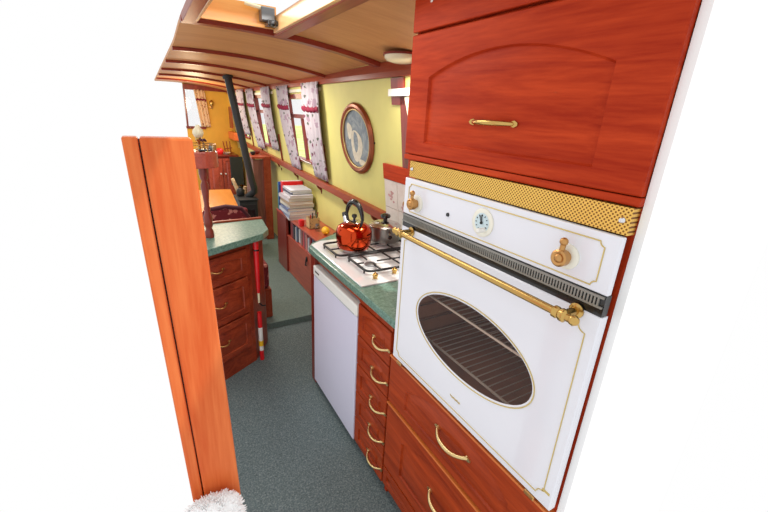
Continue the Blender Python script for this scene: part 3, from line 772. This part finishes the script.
mb = MB(); mb.ball((BX+.004, 3.1, .375), .016, (.5, 1, 1.6), 10); mb.tube([(BX, 3.1, .375), (BX-.004, 3.1, .325)], .006, 8); mb.ball((BX-.004, 3.1, .32), .012, (.7, 1.6, .7), 8)
mb.build('latch', 'black', bc, smooth=60)
colsb = [(150, 60, 60), (212, 206, 196), (120, 40, 46), (40, 42, 52), (196, 190, 184), (108, 128, 150), (226, 222, 214), (90, 120, 160), (168, 120, 112), (150, 158, 150), (186, 60, 66), (60, 64, 70), (206, 130, 120), (196, 196, 200), (150, 40, 50), (98, 110, 126)]
cn = ['faded red', 'cream', 'maroon', 'near-black', 'pale grey', 'slate blue', 'white', 'blue', 'dusty pink', 'grey-green', 'bright red', 'charcoal', 'salmon', 'silver grey', 'crimson', 'steel blue']
y = 3.63
rnd = random.Random(5)
for i in range(16):
    t = rnd.uniform(.026, .046); h = rnd.uniform(.125, .17); x0 = BX+.015+rnd.uniform(0, .02)
    if y-t < 2.76: break
    b = MB(); tilt = Matrix.Translation((0, y-t/2, .441)) @ Matrix.Rotation(rnd.choice((0, 0, .05)), 4, 'X') @ Matrix.Translation((0, -(y-t/2), -.441))
    b.box(x0, x0+.16, y-t, y, .4415, .4415+h)
    c = colsb[i]; m_ = plain('spine_%s' % cn[i].replace(' ', '_'), c, .5)
    bk = b.build('book', m_, bevel=.002)
    nb_ = 'bookcase end panel' if i == 0 else '%s book' % cn[i-1]
    tag(bk, '%s book standing inside the bookcase next to the %s' % (cn[i], nb_), 'book', 'books inside the low bookcase')
    mb = MB(); mb.box(x0+.004, x0+.164, y-t+.003, y-.003, .4435, .4395+h-.003); mb.build('pages', 'paper', bk)
    y -= t+.004
# standing folders and red binder
TB = BZ+.018
for i, (yy, h, c, nm) in enumerate(((3.945, .275, (70, 140, 90), 'green'), (3.925, .285, (50, 96, 170), 'blue'), (3.903, .26, (30, 60, 110), 'navy blue'))):
    b = MB().box(1.085, 1.28, yy-.009, yy+.009, TB+.001, TB+h).build('folder', plain('folder_'+nm.replace(' ', '_'), c, .4), bevel=.002)
    tag(b, 'thin %s folder standing at the far end of the bookcase top' % nm, 'folder', 'folders on the bookcase')
    box(1.09, 1.284, yy-.006, yy+.006, TB+.004, TB+h-.004).build('pages', 'paper', b)
rb = MB().box(1.10, 1.315, 3.83, 3.885, TB+.001, TB+.30).build('ring_binder', 'redf', bevel=.004); tag(rb, 'large bright red binder standing behind the stack of magazines', 'binder')
box(1.104, 1.31, 3.838, 3.877, TB+.004, TB+.303).build('pages', 'paper', rb)
# stack of magazines
z = TB+.001
spec = [(.20, .30, .020, (222, 222, 226), 'white magazine at the very bottom of the stack', -.12),
 (.235, .30, .022, (150, 160, 190), 'pale blue magazine, second from the bottom of the stack', -.05),
 (.235, .31, .030, (196, 200, 206), 'thick pale grey book, third from the bottom of the stack', .02),
 (.225, .30, .024, (108, 120, 160), 'slate blue book in the lower middle of the stack', -.06),
 (.22, .30, .030, (214, 206, 186), 'cream book with orange edge in the middle of the stack', .03),
 (.215, .30, .026, (176, 150, 120), 'tan book just above the cream one in the stack', -.03),
 (.22, .30, .030, (206, 200, 204), 'thick pale book with pinkish cover in the upper stack', .02),
 (.20, .28, .022, (216, 214, 220), 'white book third from the top of the stack', -.05),
 (.18, .27, .022, (70, 80, 104), 'dark navy book second from the top of the stack', .05),
 (.19, .27, .016, (200, 206, 216), 'pale blue-white magazine on the very top of the stack', -.04)]
rnd = random.Random(11)
for (w_, l_, t_, c, lb, rot) in spec:
    w_ *= 1.08; t_ *= 1.13
    cx_, cy_ = 1.175+rnd.uniform(-.012, .008), 3.60+rnd.uniform(-.02, .02)
    Mx = Matrix.Translation((cx_, cy_, z)) @ Matrix.Rotation(rot, 4, 'Z')
    b = MB(); b.box(-w_/2, w_/2, -l_/2, l_/2, 0, .002, Mx); b.box(-w_/2, w_/2, -l_/2, l_/2, t_-.002, t_, Mx); b.box(-w_/2, -w_/2+.003, -l_/2, l_/2, 0, t_, Mx)
    bk = b.build('magazine', plain('cover_%d' % int(z*1000), c, .35)); tag(bk, lb, 'book', 'stack of books and magazines on the bookcase')
    MB().box(-w_/2+.003, w_/2-.002, -l_/2+.003, l_/2-.003, .002, t_-.002, Mx).build('pages', 'paper', bk)
    z += t_+.0004
# pen box with pens, red pot, jar, lemon
pb = thing('pen_box', 'patterned brown card box holding pens in front of the book stack', 'box', (1.165, 3.17, TB+.001))
mb = MB(); x0, x1, ya, yb, zt = 1.125, 1.215, 3.12, 3.21, TB+.095
for b in ((x0, x1, ya, ya+.004, TB+.001, zt), (x0, x1, yb-.004, yb, TB+.001, zt), (x0, x0+.004, ya, yb, TB+.001, zt), (x1-.004, x1, ya, yb, TB+.001, zt), (x0, x1, ya, yb, TB+.001, TB+.005)): mb.box(*b)
mb.build('box_walls', 'cork', pb)
for i, (dx, dy, c, nm) in enumerate(((.02, .02, (200, 40, 40), 'red'), (.045, .05, (40, 50, 60), 'black'), (.07, .03, (50, 90, 60), 'dark green'), (.085, .06, (150, 40, 60), 'crimson'))):
    pen = MB().tube([(x0+dx, ya+dy, TB+.008), (x0+dx+.006*(i-1), ya+dy-.004, TB+.125+.008*(i % 2))], .0055, 8).build('pen', plain('pen_'+nm.replace(' ', '_'), c, .3), smooth=50)
    tag(pen, '%s pen standing in the patterned card box' % nm, 'pen', 'pens in the card box')
rp = MB().lathe([(.001, 0), (.022, 0), (.028, .03), (.026, .055), (.001, .058)], (1.095, 3.25, TB+.001), 18).build('red_pot', 'redf', smooth=40); tag(rp, 'small red pot between the magazines and the card pen box', 'pot')
jr = thing('glass_jar', 'small clear glass jar between the pen box and the yellow lemon', 'jar', (1.17, 3.05, TB+.001))
MB().lathe([(.001, 0), (.022, 0), (.024, .01), (.024, .04), (.016, .05)], (1.17, 3.05, TB+.001), 18, cap=False).build('jar_body', 'clearg', jr, smooth=40)
MB().lathe([(.017, .048), (.017, .062), (.001, .063)], (1.17, 3.05, TB+.001), 18).build('jar_lid', 'grey', jr, smooth=40)
lm = MB().ball((1.195, 2.93, TB+.035), .036, (.9, 1.25, .95), 18); lm.tube([(1.19, 2.885, TB+.03), (1.188, 2.875, TB+.028)], .006, 8, rs=[.01, .004]); lm = lm.build('lemon', 'yel', smooth=60); tag(lm, 'yellow lemon lying on the bookcase top beside the worktop', 'lemon')
db = MB().lathe([(.001, 0), (.02, 0), (.022, .02), (.018, .045), (.001, .05)], (1.23, 2.80, TB+.001), 16).build('dark_pot', 'black', smooth=50); tag(db, 'small dark pot on the bookcase top right of the lemon', 'pot')

# ------------------------------------------------------------------ partition beside the bookcase
pt = thing('wooden_partition', 'weathered wooden partition with a red post below the dado shelf, left of the bookcase', 'partition', (1.15, 4.85, .045))
box(1.05, 1.18, 4.84, 4.87, .046, 1.04).build('panel', 'weather', pt)
box(1.165, 1.25, 4.80, 4.86, .046, 1.05).build('post', 'rail', pt, bevel=.004)
box(1.03, 1.25, 4.80, 5.30, 1.05, 1.075).build('top_shelf', 'rail', pt, bevel=.003)
box(1.05, 1.08, 4.87, 5.28, .046, 1.05).build('side_panel', 'weather', pt)
for i, (x, y, r, c) in enumerate(((1.09, 5.0, .03, 'black'), (1.16, 5.1, .035, 'darkred'))):
    b = MB().lathe([(.001, 0), (r*.6, 0), (r, .02), (r*1.05, .04), (r*.9, .04), (r*.5, .01)], (x, y, 1.076), 16).build('bowl', c, smooth=50)
    tag(b, ['small black bowl on the partition shelf by the stove pipe', 'small dark red bowl on the partition shelf below the curtains'][i], 'bowl')

# ------------------------------------------------------------------ stove
sv = thing('wood_stove', 'black iron wood-burning stove with a leaning black flue pipe', 'stove', (.89, 4.55, .045))
mb = MB(); mb.box(.79, .985, 4.42, 4.70, .14, .64); mb.box(.775, .995, 4.40, 4.72, .64, .66); mb.box(.775, .995, 4.40, 4.72, .12, .14); mb.build('stove_body', 'flue', sv, bevel=.008)
for x in (.81, .965):
    for y in (4.44, 4.68): MB().lathe([(.018, .001), (.014, .05), (.02, .08)], (x, y, .045), 10).build('leg', 'black', sv, smooth=40)
dr_ = box(.81, .965, 4.405, 4.42, .20, .60).build('stove_door', 'black', sv, bevel=.004)
box(.83, .945, 4.401, 4.406, .28, .54).build('door_glass', 'blackgloss', dr_); MB().ball((.955, 4.395, .4), .010).build('door_knob', 'chrome', dr_, smooth=60)
mb = MB(); pts = [(.775, 4.5, zc(.79, 4.5)-.001), (.952, 4.5, .84), (.972, 4.5, .77), (.975, 4.51, .725), (.945, 4.53, .695), (.91, 4.56, .66)]
mb.tube(pts, .037, 18); mb.build('flue_pipe', 'flue', sv, smooth=50)
MB().tube([(.776, 4.5, 1.908), (.782, 4.5, 1.88)], .052, 18).build('flue_collar', 'flue', sv, smooth=50)
ip = MB().lathe([(.001, 0), (.035, 0), (.045, .02), (.045, .06), (.03, .085), (.012, .09), (.012, .105), (.001, .108)], (.845, 4.62, .661), 18).build('iron_kettle', 'black', smooth=50); tag(ip, 'small black iron pot standing on the wood stove', 'pot')
tv = thing('television', 'dark flat screen on the end cupboard, behind the stove pipe', 'television', (1.14, 6.7, .905))
mb = MB(); mb.box(1.05, 1.235, 6.40, 6.44, .47, .90); mb.build('screen', 'flue', tv, bevel=.006); box(1.12, 1.16, 6.40, 6.50, .046, .47).build('stand', 'flue', tv)
tv['label'] = 'dark flat screen on a stand, behind the stove pipe'; tv.location = (1.14, 6.42, .045)
for c_ in tv.children: c_.location = Vector((1.14, 6.7, .905))-Vector((1.14, 6.42, .045))
lb = thing('log_basket', 'black basket of pale split logs behind the wood stove', 'basket', (.90, 5.12, .046))
MB().lathe([(.001, .0), (.10, 0), (.13, .18), (.14, .50), (.13, .50), (.11, .02)], (.90, 5.12, .046), 20).build('basket_body', 'black', lb, smooth=40)
for i, (a, b) in enumerate((((.96, 5.04, .46), (.835, 5.04, .79)), ((.90, 5.18, .40), (.93, 5.15, .62)), ((.97, 5.13, .42), (.99, 5.10, .68)))):
    l_ = MB().tube([a, b], .024, 7, rs=[.034, .020]).build('firewood_log', 'logs'); tag(l_, ['pale log leaning out furthest left from the black basket', 'short pale log in the middle of the black basket', 'pale log in the black basket nearest the stove pipe'][i], 'log', 'logs in the basket')

# end cupboard and things on it
ec = thing('end_cupboard', 'red wooden two-door cupboard against the ochre end wall', 'cupboard', (.95, 6.8, .045))
box(.72, 1.20, 6.62, 7.04, .046, .88).build('body', 'darkred', ec, bevel=.003)
box(.70, 1.22, 6.60, 7.045, .88, .905).build('cupboard_top', 'darkred', ec, bevel=.004)
for a, b, kx_ in ((.76, .965, .935), (.975, 1.18, 1.005)):
    FE = frame((0, 6.62, 0), (1, 0, 0), (0, -1, 0)); d = arch_front(FE, a, b, .12, .85, .015, .04, 0).build('door', 'shelfw', ec)
    MB().ball((kx_, 6.595, .62), .014).build('knob', 'white', d, smooth=60)
rc = MB().lathe([(.001, 0), (.05, 0), (.065, .03), (.06, .07), (.03, .09), (.001, .092)], (.96, 6.75, .906), 18).build('red_cloth', 'redf', smooth=50); tag(rc, 'rounded red cloth bundle on the end cupboard', 'cloth')
wb = MB().lathe([(.001, 0), (.03, 0), (.06, .03), (.055, .03), (.02, .01)], (1.06, 6.72, .906), 18).build('white_bowl', 'white', smooth=50); tag(wb, 'small white bowl beside the red bundle on the end cupboard', 'bowl')
ch = thing('magazine_holder', 'red-brown wooden rack leaning at the right of the end cupboard top', 'rack', (1.15, 6.8, .906))
for i in range(3): MB().tube([(1.06+.04*i, 6.8, .907), (1.03+.05*i, 6.8, 1.10)], .008, 6).build('slat', 'rail', ch)
MB().tube([(1.04, 6.8, .98), (1.16, 6.8, 1.0)], .008, 6).build('cross_bar', 'rail', ch)
wl = thing('wall_lamp', 'small brass wall lamp on the ochre end wall', 'lamp', (.935, 7.03, 1.55))
MB().lathe([(.03, 0), (.028, .012), (.001, .014)], (.935, 7.05, 1.60), 16, Matrix.Rotation(PI/2, 4, 'X')).build('wall_plate', 'oldbrass', wl, smooth=40)
mb = MB(); mb.tube([(.935, 7.04, 1.60), (.935, 6.98, 1.58), (.935, 6.97, 1.61)], .007, 8); mb.lathe([(.012, 1.61), (.03, 1.64), (.026, 1.68), (.012, 1.70)], (.935, 6.97, 0), 14); mb.build('shade', 'brass', wl, smooth=50)
pf = MB().box(1.175, 1.19, 6.72, 6.95, 1.30, 1.62).build('narrow_frame', 'rail', bevel=.003); tag(pf, 'narrow wooden picture frame on the side wall near the end corner', 'frame')

# ------------------------------------------------------------------ table, chair
tb = thing('saloon_table', 'orange varnished wooden table beyond the green peninsula worktop', 'table', (.5, 4.2, .045))
MB().prism([(.22, 3.55), (.655, 3.60), (.775, 4.84), (.30, 4.86)], .675, .70).build('tabletop', 'table', tb, bevel=.004)
mb = MB().lathe([(.16, 0), (.15, .02), (.04, .04), (.035, .6), (.08, .628)], (.48, 4.2, .046), 20); mb.build('pedestal', 'darkred', tb, smooth=40)
ac = thing('upholstered_chair', 'maroon floral upholstered chair with wooden frame behind the peninsula', 'chair', (.48, 3.1, .045))
mb = MB(); pts = [(.27, 3.10, .50), (.28, 3.10, .80), (.33, 3.10, .875), (.45, 3.09, .895), (.56, 3.09, .875), (.615, 3.09, .80), (.625, 3.08, .45)]
mb.tube(pts, .016, 10); mb.build('back_frame', 'plum', ac, smooth=60)
mb = MB(); mb.box(.285, .61, 3.085, 3.125, .50, .875); mb.build('backrest', 'maroonf', ac, bevel=.02)
mb = MB(); mb.box(.27, .682, 2.80, 3.12, .29, .50); mb.build('seat', 'maroonf', ac, bevel=.03)
box(.28, .69, 2.79, 3.12, .046, .29).build('seat_base', 'rail', ac, bevel=.006)

# ------------------------------------------------------------------ peninsula cabinet (left)
pn_ = thing('peninsula_cabinet', 'brown wooden cabinet with three drawers under the angled green counter', 'cabinet', (.3, 2.5, 0))
A = Vector((.235, 2.195, 0)); U = Vector((.86, .51, 0)).normalized(); NN = Vector((.51, -.86, 0)).normalized()
pL = A+U*-.23; pR = A+U*.255
MB().prism([(pL.x, pL.y), (pR.x-.001, pR.y), (.575, 2.52), (.60, 2.62), (pL.x, 2.62)], .0, .853).build('body', 'leftY', pn_, bevel=.003)
FL = frame(A, U, NN)
for a, b in ((.645, .815), (.393, .632), (.140, .380)):
    front(pn_, 'drawer', -.20, .213, a, b, 'leftY', .012, (a+b)/2+.01, .035, m=.038, FF=FL, th=.016, uc=.0, drop=.008, out=.018, r=.0035, hm='oldbrass')
box_ = MB().prism([(.03, 2.01), (.208, 2.113), (.533, 2.30), (.588, 2.39), (.612, 2.645), (.03, 2.60)], .855, .895).build('peninsula_worktop', 'green', bevel=.004)
tag(box_, 'mottled green angled worktop on the brown peninsula cabinet at left', 'worktop')
bk = MB(); bk.loops([[(.10, 2.607, .86), (.10, 2.63, .86), (.10, 2.63, .905), (.10, 2.607, .905)], [(.61, 2.648, .86), (.61, 2.67, .86), (.61, 2.67, .905), (.61, 2.648, .905)]], True, True)
bk = bk.build('worktop_edging', 'rail'); tag(bk, 'red-brown wooden edging behind the peninsula worktop', 'trim')
tp = MB().lathe([(.024, 0), (.024, .035), (.016, .05), (.022, .07), (.024, .12), (.014, .15), (.019, .165), (.013, .18), (.015, .22), (.021, .28), (.021, .30), (.013, .32), (.020, .335), (.024, .36), (.024, .395)], (.240, 2.33, .896), 20).build('turned_post', 'darkred', smooth=50)
tag(tp, 'turned wooden spindle standing on the peninsula worktop, carrying the rounded shelf', 'post')
rs = thing('rounded_shelf', 'rounded red wooden shelf with a low gallery rail on top of the spindle', 'shelf', (.24, 2.33, 1.292))
sh = [(.135, 2.25)]+[(.232+.088*math.cos(t), 2.33+.08*math.sin(t)) for t in [-PI/2+PI*i/16 for i in range(17)]]+[(.135, 2.41)]
MB().prism(sh, 1.292, 1.378).build('shelf_board', 'shelfw', rs, bevel=.006)
mb = MB(); pts = [(a*.94+.0135, 2.33+(b-2.33)*.92, 1.412) for a, b in sh]; mb.tube(pts, .003, 8)
for i in range(0, len(pts), 3): mb.lathe([(.004, 0), (.003, .012), (.005, .02), (.003, .034)], (pts[i][0], pts[i][1], 1.378), 8)
mb.build('gallery_rail', 'oldbrass', rs, smooth=60)
ol = thing('oil_lamp', 'brass oil lamp with a round cream glass globe on the rounded shelf', 'lamp', (.238, 2.37, 1.379))
mb = MB().lathe([(.02, 0), (.02, .006), (.008, .012), (.007, .04), (.018, .05), (.018, .062), (.008, .07), (.001, .071)], (.238, 2.37, 1.379), 18); mb.build('lamp_base', 'brass', ol, smooth=50)
mb = MB().lathe([(.012, .062), (.022, .070), (.028, .086), (.025, .102), (.014, .115), (.009, .128)], (.238, 2.37, 1.379), 24, cap=False); mb.build('globe', 'lampglass', ol, smooth=60)
va = thing('bud_vase', 'tiny glass vase with dark plum flowers on the rounded shelf', 'vase', (.252, 2.30, 1.379))
MB().lathe([(.008, 0), (.011, .01), (.007, .03), (.008, .04)], (.252, 2.30, 1.379), 14, cap=False).build('vase_body', 'clearg', va, smooth=50)
mb = MB()
for i in range(6): mb.ball((.252+.010*math.cos(i*1.05), 2.30+.010*math.sin(i*1.05), 1.379+.052+.006*(i % 2)), .007, (1, 1, .8), 8)
mb.tube([(.252, 2.30, 1.385), (.252, 2.30, 1.43)], .0015, 6); mb.build('flowers', 'plum', va, smooth=60)
mt = MB().box(.222, .272, 2.265, 2.285, 1.379, 1.392).build('black_tin', 'blackgloss', bevel=.004); tag(mt, 'small flat black tin on the front of the rounded shelf', 'tin')
for i, (x, y, h) in enumerate(((.285, 2.32, .036), (.300, 2.345, .028))):
    b = MB().lathe([(.001, 0), (.008, 0), (.009, .01), (.008, h*.7), (.004, h*.8), (.004, h), (.001, h)], (x, y, 1.379), 12).build('small_bottle', ['grey', 'lampglass'][i], smooth=50)
    tag(b, ['tiny grey bottle on the right of the rounded shelf', 'tiny cream bottle at the rounded shelf edge'][i], 'bottle')
# red items hanging at the cabinet's edge
ru = thing('furled_umbrella', 'bright red furled umbrella hanging point-down at the peninsula cabinet edge', 'umbrella', (.492, 2.335, .44))
mb = MB().lathe([(.009, .50), (.013, .54), (.017, .80), (.018, .845), (.010, .85)], (.489, 2.318, 0), 14); mb.build('canopy', 'red', ru, smooth=50)
MB().lathe([(.006, .43), (.0075, .50)], (.489, 2.318, 0), 12).build('pale_tip', 'lampglass', ru, smooth=50)
MB().lathe([(.0185, .786), (.019, .796)], (.489, 2.318, 0), 14).build('black_band', 'blackgloss', ru)
rtb = thing('red_tube', 'red and white tube standing on the carpet below the red umbrella', 'tube', (.49, 2.322, 0))
for nm, a, b, c in (('tube_base', .001, .075, 'red'), ('label_band', .075, .25, 'white'), ('yellow_band', .11, .15, 'yel'), ('tube_top', .25, .36, 'red')):
    MB().lathe([(.0152 if c == 'yel' else .0145, a), (.0152 if c == 'yel' else .0145, b)], (.487, 2.320, 0), 14).build(nm, c, rtb, smooth=50)
hk = MB().tube([(.50, 2.353, .405), (.512, 2.325, .40), (.528, 2.315, .404)], .005, 8).build('coat_hook', 'black', smooth=50); tag(hk, 'black hook on the peninsula cabinet between red umbrella and tube', 'hook')

# ------------------------------------------------------------------ left foreground post and fleece
def ps(x): return x
po = thing('door_post', 'orange varnished wooden door post in the left foreground', 'post', (.05, .83, 0))
def lean(x, z): return x-.026*(z-.62)
mb = MB(); mb.loops([[(lean(a, z), b, z) for a, b in ((.012, .80), (.094, .80), (.094, .84), (.012, .84))] for z in (0, 1.545)], True, True); mb.build('inner_stile', 'post', po, bevel=.004)
mb = MB(); mb.loops([[(lean(a, z), b, z) for a, b in ((-.014, .804), (.0095, .804), (.0095, .84), (-.014, .84))] for z in (0, 1.545)], True, True); mb.build('outer_stile', 'post', po, bevel=.003)
mb = MB(); mb.loops([[(lean(a, z), b, z) for a, b in ((-.010, .84), (.09, .84), (.09, .848), (-.010, .848))] for z in (0, 1.54)], True, True); mb.build('backing_board', 'darkred', po)
fl = MB(); rnd = random.Random(2); N3 = 60; L = []
prof = [(.001, .712), (.024, .712), (.042, .707), (.056, .694), (.066, .668), (.070, .62), (.07, .50), (.07, .35)]
tw_ = thing('white_towel', 'white fluffy towel hanging on the orange post in the bottom left corner', 'towel', (.03, .76, .35))
for r, z in prof:
    ring = []
    for i in range(N3):
        t = 2*PI*i/N3; w_ = 1+.05*math.sin(7*t+z*30)+rnd.uniform(-.02, .02)
        ring.append((.022+r*w_*math.cos(t), .768+.42*r*w_*math.sin(t), z-.006*math.sin(5*t)+rnd.uniform(-.001, .001)))
    L.append(ring)
fl.loops(L, True, True); towel = fl.build('towel_cloth', 'towel', tw_, smooth=80)
mb = MB()
for i in range(900):
    k_ = rnd.uniform(.2, 5.9); a = int(k_); f = k_-a; r = prof[a][0]*(1-f)+prof[a+1][0]*f; z = prof[a][1]*(1-f)+prof[a+1][1]*f
    t = rnd.uniform(0, 2*PI); p = Vector((.022+r*math.cos(t), .768+.42*r*math.sin(t), z)); n_ = (p-Vector((.022, .768, .64))).normalized()
    n_ = (n_+Vector((rnd.uniform(-.5, .5), rnd.uniform(-.5, .5), rnd.uniform(-.3, .3)))).normalized()
    mb.tube([p-n_*.003, p+n_*rnd.uniform(.006, .012)], .002, 4, rs=[.003, .0008])
mb.build('pile', 'towel', tw_)['kind'] = 'stuff'

# ------------------------------------------------------------------ light
W = bpy.data.worlds.new('World'); S.world = W; W.use_nodes = True
bg = W.node_tree.nodes['Background']; bg.inputs['Color'].default_value = (1, 1, 1, 1); bg.inputs['Strength'].default_value = 1.0
def area(name, loc, rot, size, energy, col=(1, 1, 1), sy=None):
    l = bpy.data.lights.new(name, 'AREA'); l.energy = energy; l.size = size; l.color = col
    if sy: l.shape = 'RECTANGLE'; l.size_y = sy
    o = bpy.data.objects.new(name, l); COL.objects.link(o); o.location = loc; o.rotation_euler = rot
    return o
area('roof_hatch_daylight', (.41, 1.5, 2.0), (0, 0, 0), .3, 3.5, (1, .98, .95), .9)
area('galley_ceiling_lamp', (1.05, 1.74, 1.80), (0, 0, 0), .22, 3, (1, .93, .82))
area('cabin_fill', (.7, 3.3, 1.89), (0, 0, 0), .25, 14, (1, .93, .82))  # added fill light without a fitting, brightens the middle of the cabin
area('saloon_fill', (.7, 4.9, 1.87), (0, 0, 0), .25, 9, (1, .9, .75))  # another added fill, no lamp hangs here, lifts the saloon
sl = bpy.data.lights.new('sun', 'SUN'); sl.energy = 3.2; sl.angle = .03; sl.color = (1, .97, .9)
so = bpy.data.objects.new('sun', sl); COL.objects.link(so); so.rotation_euler = Vector((-.55, .25, -1)).to_track_quat('-Z', 'Y').to_euler()
pl = bpy.data.lights.new('warm_saloon_fill', 'POINT'); pl.energy = 14; pl.color = (1, .78, .5); pl.shadow_soft_size = .12  # added warm fill in mid-air, brightens the far end of the saloon
o = bpy.data.objects.new('warm_saloon_fill', pl); COL.objects.link(o); o.location = (.62, 6.1, 1.62)

# ------------------------------------------------------------------ camera
def unit(v): return Vector(v).normalized()
f = 387.0
Yc = unit((142-384, -(103-256), -f)); Zc = -Vector((318-384, -(1300-256), -f)); Zc = (Zc-Yc*Zc.dot(Yc)).normalized(); Xc = Yc.cross(Zc)
R = Matrix((Xc, Yc, Zc))          # rows: world axes in camera space -> camera-to-world
cam = bpy.data.cameras.new('camera'); co = bpy.data.objects.new('camera', cam); COL.objects.link(co)
cam.sensor_fit = 'HORIZONTAL'; cam.sensor_width = 36; cam.lens = f/768*36; cam.clip_start = .05
co.matrix_world = Matrix.Translation((0, 0, 1.6)) @ R.to_4x4()
S.camera = co
S.view_settings.view_transform = 'Standard'; S.view_settings.look = 'None'; S.view_settings.exposure = 0.0; S.view_settings.gamma = 1; S.view_settings.use_curve_mapping = False
S.cycles.max_bounces = 8; S.cycles.transparent_max_bounces = 12
